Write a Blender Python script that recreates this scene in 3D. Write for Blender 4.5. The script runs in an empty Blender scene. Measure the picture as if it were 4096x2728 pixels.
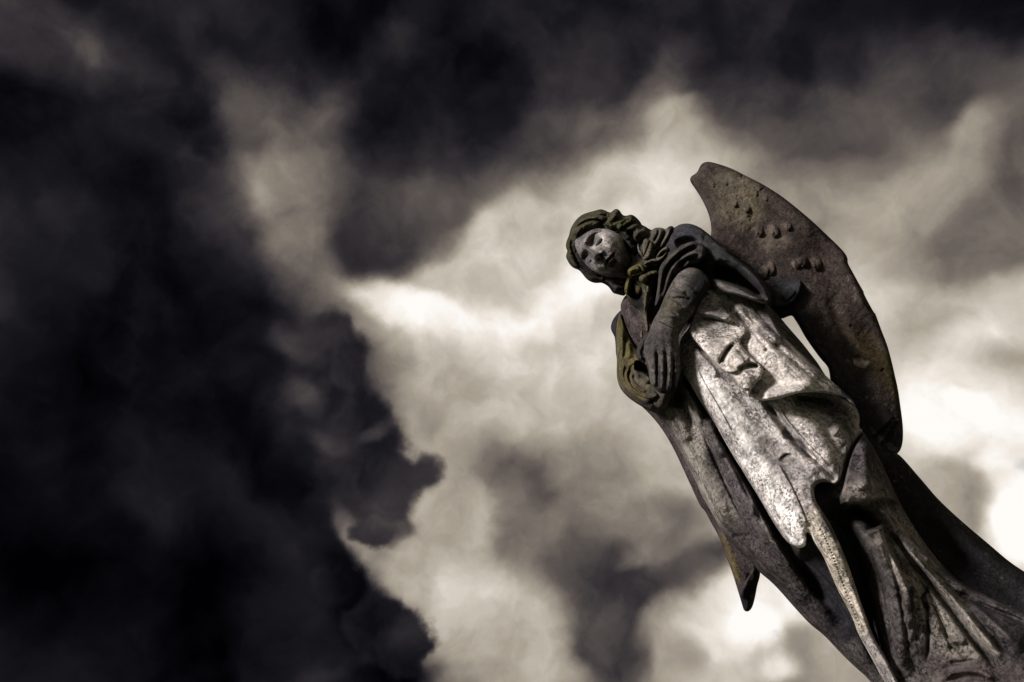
import bpy, math
import numpy as np
from mathutils import Vector, Matrix

# ------------------------------------------------------------------ camera
scene = bpy.context.scene
W0, H0, F0 = 4096.0, 2728.0, 3500.0          # photograph's pixel frame and focal length in those pixels
CAM = np.array([0.0, 0.0, 1.6])
DIST = 2.7                                    # horizontal distance to the statue's axis

def nrm(v):
    v = np.asarray(v, float)
    return v / np.linalg.norm(v)

Zc = nrm([-2491.0, 3720.0, -3500.0])          # world up seen in camera space (pitch 38, rolled)
rs = nrm([3300 - W0/2, -(1750 - H0/2), -F0])  # towards the statue
Yc = nrm(rs - np.dot(rs, Zc)*Zc)
Xc = np.cross(Yc, Zc)
Rcw = np.array([Xc, Yc, Zc])                  # camera space -> world

cam_d = bpy.data.cameras.new("camera")
cam_o = bpy.data.objects.new("camera", cam_d)
scene.collection.objects.link(cam_o)
M = Matrix([list(r) for r in Rcw]).to_4x4()
M.translation = Vector(CAM)
cam_o.matrix_world = M
cam_d.sensor_width = 36.0
cam_d.lens = 36.0 * F0 / W0
cam_d.clip_start = 0.05
cam_d.clip_end = 5000
scene.camera = cam_o

def rays(px, py):
    c = np.stack([px - W0/2, -(py - H0/2), np.full_like(px, -F0)], -1)
    return c @ Rcw.T

def direction(px, py):
    return nrm(rays(np.array([float(px)]), np.array([float(py)]))[0])

# ------------------------------------------------------------------ exposure
scene.view_settings.view_transform = 'Standard'
scene.view_settings.look = 'None'
scene.view_settings.exposure = 0.3
scene.view_settings.gamma = 1
scene.cycles.use_denoising = True
scene.cycles.max_bounces = 4

# ------------------------------------------------------------------ sun
SUN = nrm([-0.24, -0.70, 0.67])               # direction towards the sun
SUN_EL = math.asin(SUN[2])
SUN_AZ = math.atan2(SUN[0], SUN[1])
ld = bpy.data.lights.new("sun", 'SUN')
ld.energy = 5.0
ld.angle = math.radians(14)
ld.color = (1.0, 0.965, 0.94)
lo = bpy.data.objects.new("sun", ld)
scene.collection.objects.link(lo)
lo.rotation_euler = Vector(-SUN).to_track_quat('-Z', 'Y').to_euler()
lo.location = (-3, -4, 8)

# ------------------------------------------------------------------ sky: Nishita sky behind storm clouds
world = bpy.data.worlds.new("World")
scene.world = world
world.use_nodes = True
nt = world.node_tree
nt.nodes.clear()
def N(t, **kw):
    n = nt.nodes.new(t)
    for k, v in kw.items():
        setattr(n, k, v)
    return n
L = nt.links.new
out = N('ShaderNodeOutputWorld')
bg = N('ShaderNodeBackground')
bg.inputs['Strength'].default_value = 2**-0.3
L(bg.outputs[0], out.inputs[0])
tc = N('ShaderNodeTexCoord')
DIR = tc.outputs['Generated']

def vmath(op, a, b=None, scale=None):
    n = N('ShaderNodeVectorMath', operation=op)
    for i, v in enumerate((a, b)):
        if v is None:
            continue
        if isinstance(v, tuple):
            n.inputs[i].default_value = v
        else:
            L(v, n.inputs[i])
    if scale is not None:
        n.inputs['Scale'].default_value = scale
    return n.outputs['Value'] if op in ('DOT_PRODUCT', 'LENGTH') else n.outputs['Vector']

def fmath(op, a, b=None, c=None, clamp=False):
    n = N('ShaderNodeMath', operation=op)
    n.use_clamp = clamp
    for i, v in enumerate((a, b, c)):
        if v is None:
            continue
        if isinstance(v, (int, float)):
            n.inputs[i].default_value = v
        else:
            L(v, n.inputs[i])
    return n.outputs[0]

def noise(vec, scale, detail=6, rough=0.55, dist=0.0):
    n = N('ShaderNodeTexNoise')
    n.inputs['Scale'].default_value = scale
    n.inputs['Detail'].default_value = detail
    n.inputs['Roughness'].default_value = rough
    n.inputs['Distortion'].default_value = dist
    L(vec, n.inputs['Vector'])
    return n

wn = noise(DIR, 3.2, 3, 0.55)
w1 = vmath('SCALE', vmath('SUBTRACT', wn.outputs['Color'], (0.5, 0.5, 0.5)), scale=0.045)
wn2 = noise(DIR, 15.0, 6, 0.5)
w2 = vmath('SCALE', vmath('SUBTRACT', wn2.outputs['Color'], (0.5, 0.5, 0.5)), scale=0.068)
WD = vmath('ADD', vmath('ADD', DIR, w1), w2)
WS = vmath('ADD', vmath('ADD', DIR, w1), vmath('SCALE', w2, scale=0.6))

# clouds: x, y, rx, ry, turn, brightness, softness of the edge (1 soft, 0.3 crisp)
K = 4096.0/2354.0
CLOUDS = [
 (1500, 850, 1250, 780, 0, .60, 1), (1400, 660, 620, 260, 0, .66, 1), (2050, 500, 520, 300, 0, .50, 1),
 (1650, 330, 520, 170, 6, .44, 1), (2050, 760, 300, 300, 0, .66, 1), (1500, 1000, 500, 500, 0, .66, 1),
 # dark top
 (1700, -80, 1350, 470, 2, .10, 1), (1750, 130, 720, 200, 4, .14, 1), (1720, 260, 330, 90, 4, .30, 1), (2300, 20, 460, 260, 0, .04, 1), (2150, 200, 380, 140, 12, .20, 1), (1900, 270, 260, 90, 12, .30, 1),
 (1100, 60, 600, 340, 0, .10, 1), (1250, 270, 330, 150, -8, .18, 1), (1120, 330, 200, 120, -8, .17, 1), (300, 0, 900, 300, 0, .08, 1),
 (1550, 165, 120, 50, -50, .23, 1), (1500, 250, 120, 60, -40, .34, 1),
 (940, 120, 150, 60, 80, .17, 1), (900, 200, 120, 60, 60, .15, 1),
 # left dark body
 (200, 900, 800, 980, 0, .055, 1), (470, 640, 380, 300, 20, .095, 1), (380, 380, 520, 260, 25, .09, 1),
 (150, 300, 300, 180, 10, .06, 1), (330, 1380, 560, 420, 0, .012, 1), (100, 1000, 200, 400, 0, .03, 1), (700, 1020, 260, 260, 10, .11, 1), (330, 1090, 160, 110, 60, .08, 1), (620, 1130, 170, 80, 30, .10, 1),
 (60, 60, 300, 110, 22, .24, 1), (280, 165, 240, 70, 32, .15, 1), (430, 330, 320, 90, 32, .12, 1), (170, 100, 110, 50, 30, .26, 1),
 # grey middle left
 (720, 430, 300, 300, 30, .24, 1), (740, 400, 90, 60, 0, .36, 1), (660, 560, 60, 50, 0, .40, 1), (760, 520, 70, 120, 0, .42, 1), (850, 300, 240, 130, 20, .22, 1), (560, 235, 150, 90, 40, .26, 1),
 (580, 280, 120, 70, 45, .34, 1), (640, 325, 80, 40, 40, .40, .9), (790, 300, 110, 90, 60, .38, 1), (720, 350, 130, 80, 10, .32, 1),
 (600, 400, 100, 100, 0, .33, 1), (645, 430, 100, 95, -10, .54, 1), (690, 530, 100, 170, -15, .46, 1), (790, 650, 170, 100, 35, .44, 1), (860, 480, 140, 170, 0, .33, 1),
 (820, 370, 130, 110, 0, .32, 1), (880, 710, 190, 80, 38, .54, 1), (740, 700, 150, 90, 45, .36, 1),
 # bright belly
 (1080, 670, 320, 90, 6, .66, 1), (1250, 590, 260, 120, -12, .68, 1), (1500, 350, 190, 90, -20, .50, 1), (1550, 265, 90, 36, -20, .55, 1), (1560, 370, 180, 110, 0, .66, 1), (1450, 470, 260, 130, 0, .74, 1),
 (960, 720, 190, 60, 24, .78, .9), (1010, 745, 200, 50, 24, .93, 1), (1150, 775, 280, 80, 8, .86, 1), (1340, 660, 180, 70, -28, .88, 1), (1200, 850, 280, 100, 0, .76, 1),
 (1400, 850, 200, 140, 0, .74, 1), (1150, 940, 240, 90, 0, .64, 1), (1020, 900, 150, 120, 0, .64, 1), (1350, 960, 160, 90, 0, .64, 1),
 # dark knots in the middle
 (1330, 330, 200, 80, -10, .32, 1), (1250, 410, 150, 80, -30, .42, 1), (1380, 440, 120, 70, 0, .60, 1), (1240, 500, 130, 70, 0, .58, 1), (1000, 320, 200, 170, 0, .13, 1), (1080, 180, 190, 240, 10, .10, 1), (940, 270, 120, 110, 0, .15, 1), (1090, 350, 160, 90, 10, .15, 1), (1210, 330, 150, 70, -10, .22, 1),
 (1000, 460, 130, 90, -30, .22, 1), (1100, 430, 110, 60, -40, .34, 1), (895, 470, 110, 120, 0, .24, 1), (885, 550, 130, 105, -15, .15, .9), (980, 500, 90, 110, 30, .25, 1), (1010, 560, 60, 60, 30, .40, 1),
 (870, 450, 80, 90, 0, .28, 1), (1020, 250, 60, 120, 10, .12, 1),
 # edge of the dark mass
 (560, 880, 320, 250, 0, .055, .9), (760, 800, 110, 90, 0, .15, .6), (740, 900, 130, 150, 0, .11, .7), (690, 790, 70, 50, 20, .20, 1),
 (850, 1080, 140, 120, 0, .14, .5), (930, 1080, 80, 62, 0, .15, .4), (800, 1150, 120, 90, 20, .15, .7), (880, 1210, 85, 62, 0, .22, .7), (840, 985, 70, 60, 0, .15, .7),
 (975, 1165, 60, 40, 50, .58, 1), (905, 1300, 100, 30, 45, .60, .8), (960, 1310, 110, 60, 30, .60, 1),
 (720, 1390, 220, 220, 0, .055, .9), (900, 1430, 105, 110, 0, .17, .5), (790, 1200, 70, 34, 60, .30, 1), (840, 1270, 90, 34, 52, .52, 1), (930, 1345, 90, 40, 42, .66, 1), (1000, 1400, 60, 60, 0, .68, 1), (820, 1560, 240, 60, -10, .09, .9), (540, 1550, 200, 50, -15, .07, 1),
 # lower middle
 (1100, 1080, 150, 120, 30, .55, 1), (980, 1000, 60, 90, 0, .58, 1), (1230, 1110, 210, 130, 0, .33, 1), (1190, 1090, 110, 70, 20, .25, 1), (1180, 1200, 70, 120, 10, .34, 1), (1380, 1080, 120, 110, 0, .46, 1),
 (1060, 1180, 90, 120, 20, .54, 1), (1090, 1330, 190, 70, 25, .62, 1), (1100, 1470, 140, 110, 0, .70, 1), (1030, 1400, 70, 110, 0, .68, .8), (1170, 1380, 120, 60, 20, .70, 1),
 (1320, 1300, 190, 130, 20, .32, 1), (1430, 1390, 160, 150, 0, .21, 1), (1400, 1490, 120, 120, 10, .25, .9), (1590, 1320, 150, 66, -25, .26, .9), (1520, 1220, 130, 90, 0, .36, 1), (1460, 1210, 90, 60, 20, .46, 1), (1470, 1290, 60, 30, -20, .46, 1), (1530, 1420, 90, 40, -40, .46, 1),
 (1240, 1480, 90, 120, 0, .62, 1), (1200, 1560, 160, 60, 0, .66, 1),
 (1640, 1470, 150, 120, -30, .84, 1), (1790, 1390, 190, 120, 0, .86, 1), (1720, 1440, 80, 50, 20, .93, 1), (1640, 1550, 100, 50, 0, .76, 1), (1560, 1500, 60, 60, 0, .60, 1), (1860, 1490, 80, 60, 30, .48, 1), (1780, 1530, 60, 40, 0, .85, 1), (1960, 1540, 90, 40, 20, .5, 1),
 # right
 (2280, 420, 140, 280, 20, .36, 1), (2225, 310, 60, 90, 25, .46, 1), (2180, 430, 70, 90, 40, .50, 1), (2340, 330, 60, 200, 0, .28, 1),
 (2080, 560, 90, 110, 20, .50, 1), (2270, 580, 190, 100, -10, .40, 1), (2330, 710, 170, 90, -20, .70, 1), (2150, 720, 130, 70, -20, .60, 1), (2230, 810, 200, 70, -12, .74, 1),
 (2310, 860, 110, 80, 10, .50, 1), (2170, 880, 150, 70, 0, .80, 1), (2200, 970, 200, 90, 10, .82, 1), (2240, 930, 70, 30, 20, .92, 1), (2340, 1010, 120, 150, 0, .86, 1),
 (2180, 1100, 120, 60, 25, .56, .9), (2250, 1170, 80, 90, -20, .48, .9), (2340, 1190, 90, 120, 0, .95, 1), (2290, 1050, 60, 40, 0, .88, 1),
 # the clump hanging from the top, and the lobes of the left bank
 (980, 300, 190, 190, 0, .12, 1), (950, 410, 150, 130, 0, .15, 1), (1080, 330, 130, 110, 0, .14, 1), (900, 510, 120, 120, -10, .16, 1), (880, 570, 115, 90, -15, .16, 1), (1000, 470, 90, 80, 0, .24, 1),
 (760, 765, 80, 60, 20, .17, .8), (800, 850, 66, 66, 0, .16, .75), (825, 960, 80, 66, 0, .16, .8), (870, 1040, 90, 66, 10, .15, .75), (925, 1085, 85, 72, 0, .16, .75), (885, 1150, 85, 60, 0, .16, .7), (850, 1210, 50, 44, 0, .20, .7),
 (760, 1330, 80, 60, 0, .08, .7), (870, 1440, 100, 80, 0, .14, .5), (935, 1480, 75, 80, 0, .17, .5), (700, 905, 60, 30, 40, .19, 1), (770, 1010, 70, 30, 30, .20, 1), (860, 1000, 50, 22, -20, .26, 1),
]
val = fmath('MULTIPLY_ADD', noise(DIR, 1.6, 3, 0.5).outputs['Fac'], 1.1, -0.16)   # open storm sky away from the view
a_prev = val
for (cx, cy, rx, ry, ang, v, soft) in CLOUDS:
    cx, cy, rx, ry = cx*K, cy*K, rx*K, ry*K
    ca, sa = math.cos(math.radians(ang)), math.sin(math.radians(ang))
    c = direction(cx, cy)
    e = 40.0
    a = (direction(cx + ca*e, cy + sa*e) - c)
    b = (direction(cx - sa*e, cy + ca*e) - c)
    sx, sy = np.linalg.norm(a)*rx/e, np.linalg.norm(b)*ry/e
    a = nrm(a - np.dot(a, c)*c)
    b2 = np.cross(c, a)
    Rm = Matrix([[a[i], b2[i], c[i]] for i in range(3)])
    m = N('ShaderNodeMapping', vector_type='TEXTURE')
    m.inputs['Location'].default_value = tuple(c)
    m.inputs['Rotation'].default_value = Rm.to_euler('XYZ')
    m.inputs['Scale'].default_value = (sx*(1.4 if soft > .9 else 1.25), sy*(1.4 if soft > .9 else 1.25), 0.9)
    L(WS if soft > .8 else WD, m.inputs['Vector'])
    g = N('ShaderNodeTexGradient', gradient_type='SPHERICAL')
    L(m.outputs[0], g.inputs[0])
    r = N('ShaderNodeMapRange', interpolation_type='SMOOTHERSTEP')
    L(g.outputs['Fac'], r.inputs['Value'])
    r.inputs['From Min'].default_value = 0.0 if soft > .9 else (0.06 if soft >= .8 else 0.22 - 0.12*soft)
    r.inputs['From Max'].default_value = 0.88 if soft > .9 else 0.2 + 0.55*soft if soft >= .8 else 0.22 + 0.5*soft
    mx = N('ShaderNodeMix', data_type='FLOAT')
    L(r.outputs[0], mx.inputs[0])
    L(a_prev, mx.inputs[2])
    mx.inputs[3].default_value = v
    a_prev = mx.outputs[0]
# billow texture, proportional to brightness
n1 = noise(WD, 9.0, 9, 0.55, 0.0).outputs['Fac']
n2 = noise(WD, 4.5, 6, 0.5, 0.15).outputs['Fac']
n3 = noise(WD, 34.0, 7, 0.6, 0.1).outputs['Fac']
t1 = fmath('MULTIPLY_ADD', n1, 0.95, -0.475)
t2 = fmath('MULTIPLY_ADD', n2, 0.65, -0.325)
t3 = fmath('MULTIPLY_ADD', n3, 0.34, -0.17)
tsum = fmath('ADD', fmath('ADD', t1, t2), t3)
# bright cloud is smoother than the torn grey
soften = fmath('MULTIPLY_ADD', a_prev, -0.95, 1.25)
tt = fmath('ADD', fmath('MULTIPLY', tsum, soften), 1.0)
v0 = fmath('MULTIPLY', fmath('MULTIPLY', a_prev, tt), 1.13)
floor_ = fmath('ADD', fmath('MULTIPLY_ADD', n2, 0.22, -0.11), fmath('MULTIPLY_ADD', n1, 0.16, -0.075))
v1 = fmath('ADD', v0, fmath('MULTIPLY', floor_, fmath('SUBTRACT', 1.0, a_prev, clamp=True)))
ramp = N('ShaderNodeValToRGB')
L(v1, ramp.inputs[0])
def lin(*c):
    return tuple(((x/255)/12.92 if x/255 <= .04045 else ((x/255 + .055)/1.055)**2.4) for x in c) + (1.0,)
els = ramp.color_ramp.elements
stops = [(0.0, lin(1, 1, 3)), (.05, lin(11, 11, 15)), (.12, lin(27, 26, 31)), (.22, lin(54, 50, 53)), (.35, lin(90, 83, 80)),
         (.5, lin(130, 122, 112)), (.65, lin(168, 159, 145)), (.8, lin(205, 197, 184)), (.92, lin(238, 230, 220)), (1.0, lin(255, 252, 248))]
els[0].position, els[0].color = stops[0]
els[1].position, els[1].color = stops[-1]
for p, c in stops[1:-1]:
    e = els.new(p)
    e.color = c
sky = N('ShaderNodeTexSky', sky_type='NISHITA')
sky.sun_disc = False
sky.sun_elevation = SUN_EL
sky.sun_rotation = SUN_AZ
skc = vmath('SCALE', sky.outputs[0], scale=0.06)
# two small ragged rifts where the blue shows
rift = None
for (x, y, s) in ((1775, 1465, 30), (2350, 1070, 34)):
    c = direction(x*K, y*K)
    d = vmath('LENGTH', vmath('SUBTRACT', WD, tuple(c)))
    r = N('ShaderNodeMapRange', interpolation_type='SMOOTHSTEP')
    L(d, r.inputs['Value'])
    r.inputs['From Min'].default_value = s*K/F0*0.2
    r.inputs['From Max'].default_value = s*K/F0*0.9
    r.inputs['To Min'].default_value = 0.32
    r.inputs['To Max'].default_value = 0.0
    rift = r.outputs[0] if rift is None else fmath('MAXIMUM', rift, r.outputs[0])
mc = N('ShaderNodeMix', data_type='RGBA')
L(rift, mc.inputs[0])
L(ramp.outputs[0], mc.inputs[6])
L(skc, mc.inputs[7])
L(mc.outputs[2], bg.inputs['Color'])
world.cycles.sampling_method = 'MANUAL'
world.cycles.sample_map_resolution = 512

# ------------------------------------------------------------------ numeric tools
rng = np.random.RandomState(7)
_tab = rng.rand(256, 256)
def vnoise(x, y):
    xi, yi = np.floor(x).astype(int), np.floor(y).astype(int)
    fx, fy = x - xi, y - yi
    fx, fy = fx*fx*(3 - 2*fx), fy*fy*(3 - 2*fy)
    a, b = _tab[xi & 255, yi & 255], _tab[(xi + 1) & 255, yi & 255]
    c, d = _tab[xi & 255, (yi + 1) & 255], _tab[(xi + 1) & 255, (yi + 1) & 255]
    return (a*(1 - fx) + b*fx)*(1 - fy) + (c*(1 - fx) + d*fx)*fy
def fbm(x, y, s, o=4):
    t, a, n = 0.0, 1.0, 0.0
    for k in range(o):
        t = t + a*(vnoise(x/s + 17.3*k, y/s + 9.1*k) - .5)
        n += a
        a *= .55
        s /= 2.03
    return t/n*2
def sstep(x):
    x = np.clip(x, 0, 1)
    return x*x*(3 - 2*x)

ZOOM = {0: (0, 0, K), 1: (2200, 780, 700/2355), 2: (2350, 1100, 800/2091), 3: (2700, 600, 1000/2240), 4: (2600, 1150, 1100/2300),
        5: (2600, 1700, 1100/2156), 6: (3200, 1900, 896/1697), 7: (2200, 600, 1896/1397), 8: (2048, 1364, 2048/2354), 9: (0, 0, 1)}
def Q(k, *p):
    ox, oy, s = ZOOM[k]
    return [(ox + s*a, oy + s*b) for a, b in p]

def chaikin(p, n=2, closed=True):
    p = np.array(p, float)
    for _ in range(n):
        q = np.roll(p, -1, 0) if closed else p[1:]
        b = p if closed else p[:-1]
        r = np.empty((len(b)*2, 2))
        r[0::2], r[1::2] = b*.75 + q*.25, b*.25 + q*.75
        p = r if closed else np.vstack([p[:1], r, p[-1:]])
    return p

def polyline(X, Y, pts):
    """distance, signed side (+ = right-hand of travel), arc parameter 0..1"""
    pts = np.array(pts, float)
    seg = np.linalg.norm(pts[1:] - pts[:-1], axis=1)
    cum = np.concatenate([[0], np.cumsum(seg)])/max(seg.sum(), 1e-9)
    D = np.full(X.shape, 1e9); S = np.ones(X.shape); T = np.zeros(X.shape)
    for i in range(len(pts) - 1):
        a, b = pts[i], pts[i + 1]
        d = b - a
        l2 = max(d @ d, 1e-9)
        t = np.clip(((X - a[0])*d[0] + (Y - a[1])*d[1])/l2, 0, 1)
        dx, dy = X - a[0] - t*d[0], Y - a[1] - t*d[1]
        dd = np.hypot(dx, dy)
        m = dd < D
        D = np.where(m, dd, D)
        S = np.where(m, np.sign(d[0]*dy - d[1]*dx), S)
        T = np.where(m, cum[i] + t*(cum[i + 1] - cum[i]), T)
    return D, S, T

def inside(X, Y, p):
    c = np.zeros(X.shape, bool)
    q = np.roll(p, -1, 0)
    for (x1, y1), (x2, y2) in zip(p, q):
        if y1 == y2:
            continue
        m = ((y1 > Y) != (y2 > Y)) & (X < (x2 - x1)*(Y - y1)/(y2 - y1) + x1)
        c ^= m
    return c
def sdist(X, Y, poly):
    D, _, _ = polyline(X, Y, np.vstack([poly, poly[:1]]))
    return np.where(inside(X, Y, poly), D, -D)

class Field:
    """height in metres towards the viewer, over a window of the statue"""
    def __init__(s, X, Y):
        s.X, s.Y, s.h, s.k = X, Y, np.zeros(X.shape), 1.0
    def win(s, pts, r):
        p = np.array(pts)
        x0, x1, y0, y1 = p[:, 0].min() - r, p[:, 0].max() + r, p[:, 1].min() - r, p[:, 1].max() + r
        i = np.where((s.Y[:, 0] >= y0) & (s.Y[:, 0] <= y1))[0]
        j = np.where((s.X[0] >= x0) & (s.X[0] <= x1))[0]
        if len(i) == 0 or len(j) == 0:
            return None
        return slice(i[0], i[-1] + 1), slice(j[0], j[-1] + 1)
    def G(s, pts, w, a, taper=.15):                 # ridge (a > 0) or groove (a < 0)
        pts = chaikin(pts, 2, False)
        wm = max(w) if isinstance(w, (list, tuple)) else w
        k = s.win(pts, wm*2.6)
        if k is None: return
        D, S, T = polyline(s.X[k], s.Y[k], pts)
        ww = np.interp(T, np.linspace(0, 1, len(w)), w) if isinstance(w, (list, tuple)) else w
        aa = np.interp(T, np.linspace(0, 1, len(a)), a) if isinstance(a, (list, tuple)) else a
        if taper: aa = aa*sstep(np.minimum(T, 1 - T)/taper*.8 + .2)
        s.h[k] += s.k*aa*np.exp(-(D/ww)**2)
    def E(s, pts, w, a, c=5, g=0, wg=20, taper=.12):  # lip: soft on the left of travel, cliff on the right, groove g beyond
        pts = chaikin(pts, 2, False)
        k = s.win(pts, max(w, wg)*2.6)
        if k is None: return
        D, S, T = polyline(s.X[k], s.Y[k], pts)
        aa = np.interp(T, np.linspace(0, 1, len(a)), a) if isinstance(a, (list, tuple)) else a
        f = sstep(np.minimum(T, 1 - T)/taper) if taper else 1.0
        s.h[k] += s.k*aa*f*np.where(S <= 0, np.exp(-(D/w)**2), 1 - sstep(D/c))
        if g: s.h[k] += -g*f*np.where(S > 0, sstep(D/c)*np.exp(-(D/wg)**2), 0)
    def B(s, x, y, rx, ry, ang, a, p=0):
        k = s.win([(x, y)], max(rx, ry)*2.4)
        if k is None: return
        ca, sa = math.cos(math.radians(ang)), math.sin(math.radians(ang))
        u = ((s.X[k] - x)*ca + (s.Y[k] - y)*sa)/rx
        v = (-(s.X[k] - x)*sa + (s.Y[k] - y)*ca)/ry
        r2 = u*u + v*v
        s.h[k] += a*np.exp(-r2*1.2) if p == 0 else a*np.clip(1 - r2, 0, 1)**p
    def L(s, poly, a, soft, n=2):
        poly = chaikin(poly, n)
        k = s.win(poly, 3)
        if k is None: return
        s.h[k] += a*sstep(sdist(s.X[k], s.Y[k], poly)/soft)
    def crescent(s, x, y, l, a, w=14):              # rounded feather tip standing proud of the wing
        s.E([(x + .42*l*math.cos(t) - .08*l*math.cos(t/2), y + .55*l*math.sin(t)) for t in np.radians([165, 135, 105, 75, 45, 15, -15, -40])], w, a*.62, 5, g=a*.2, wg=w*.7, taper=.4)
    def lobe(s, x, y, l, w, ang, a):                # rounded raised feather tip
        k = s.win([(x, y)], max(l, w)*1.6)
        if k is None: return
        ca, sa = math.cos(math.radians(ang)), math.sin(math.radians(ang))
        u = ((s.X[k] - x)*ca + (s.Y[k] - y)*sa)/l
        v = (-(s.X[k] - x)*sa + (s.Y[k] - y)*ca)/w
        s.h[k] += a*np.sqrt(np.clip(1 - u*u - v*v, 0, 1))*sstep((u + 1)/2.0) - a*.12*np.exp(-((np.hypot(u, v) - 1.12)/.16)**2)*sstep(u*1.5)
    def scallop(s, x, y, l, w, ang, a):             # a feather tip: ramps up along ang, drops off at its rounded end
        k = s.win([(x, y)], max(l, w)*2)
        if k is None: return
        ca, sa = math.cos(math.radians(ang)), math.sin(math.radians(ang))
        u = ((s.X[k] - x)*ca + (s.Y[k] - y)*sa)
        v = (-(s.X[k] - x)*sa + (s.Y[k] - y)*ca)/w
        e = l*np.sqrt(np.clip(1 - v*v, 0, 1))
        drop = sstep((e - u)/5.0)*(np.abs(v) < 1)
        s.h[k] += a*sstep((u + l*1.3)/(l*2.0))*drop*sstep((1 - np.abs(v))*3) - a*.55*np.exp(-(((u - l*1.15)/(l*.45))**2) - v*v*1.2)*(u > e)

def paint(col, X, Y, ops):
    wx, wy = fbm(X, Y, 60, 5)*28, fbm(X + 900, Y + 300, 60, 5)*28
    Xw, Yw = X + wx, Y + wy
    for op in ops:
        k = op[0]
        c = np.array(op[-1][:3])
        st = op[-1][3] if len(op[-1]) > 3 else 1.0
        if k == 'b':
            _, x, y, rx, ry, ang, _c = op
            ca, sa = math.cos(math.radians(ang)), math.sin(math.radians(ang))
            u, v = ((Xw - x)*ca + (Yw - y)*sa)/rx, (-(Xw - x)*sa + (Yw - y)*ca)/ry
            f = sstep(1.6*(1.25 - np.sqrt(u*u + v*v)))
        elif k == 's':
            _, pts, w, _c = op
            D, _, _ = polyline(Xw, Yw, chaikin(pts, 1, False))
            f = sstep((w*1.5 - D)/w)
        elif k == 'p':
            _, pts, soft, _c = op
            f = sstep(sdist(X + wx*.4, Y + wy*.4, chaikin(pts, 1))/soft)
        f = (f*st)[..., None]
        col[:] = col*(1 - f) + c*f
    return col

def blur(A, r):
    for ax in (0, 1):
        for _ in range(2):
            P = np.pad(A, [(r + 1, r) if i == ax else (0, 0) for i in (0, 1)], mode='edge')
            C = np.cumsum(P, ax)
            n = A.shape[ax]
            A = (np.take(C, range(2*r + 1, 2*r + 1 + n), ax) - np.take(C, range(0, n), ax))/(2*r + 1)
    return A

SURF = {}
def follow(key, X, Y, r=7):
    xs, ys, A, m = SURF[key]
    mf = m.astype(float)
    st = xs[1] - xs[0]
    k = max(1, int(24/st))
    B, C = blur(A*mf, k), blur(mf, k)
    B2, C2 = blur(A*mf, k*6), blur(mf, k*6)
    f = np.where(C > .02, B/np.maximum(C, 1e-6), B2/np.maximum(C2, 1e-6))
    f = np.where(C2 > 1e-4, f, A[m].mean())
    u, v = np.clip((X - xs[0])/st, 0, len(xs) - 1.001), np.clip((Y - ys[0])/st, 0, len(ys) - 1.001)
    i, j = v.astype(int), u.astype(int)
    a, b = v - i, u - j
    return f[i, j]*(1 - a)*(1 - b) + f[i + 1, j]*a*(1 - b) + f[i, j + 1]*(1 - a)*b + f[i + 1, j + 1]*a*b

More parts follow.
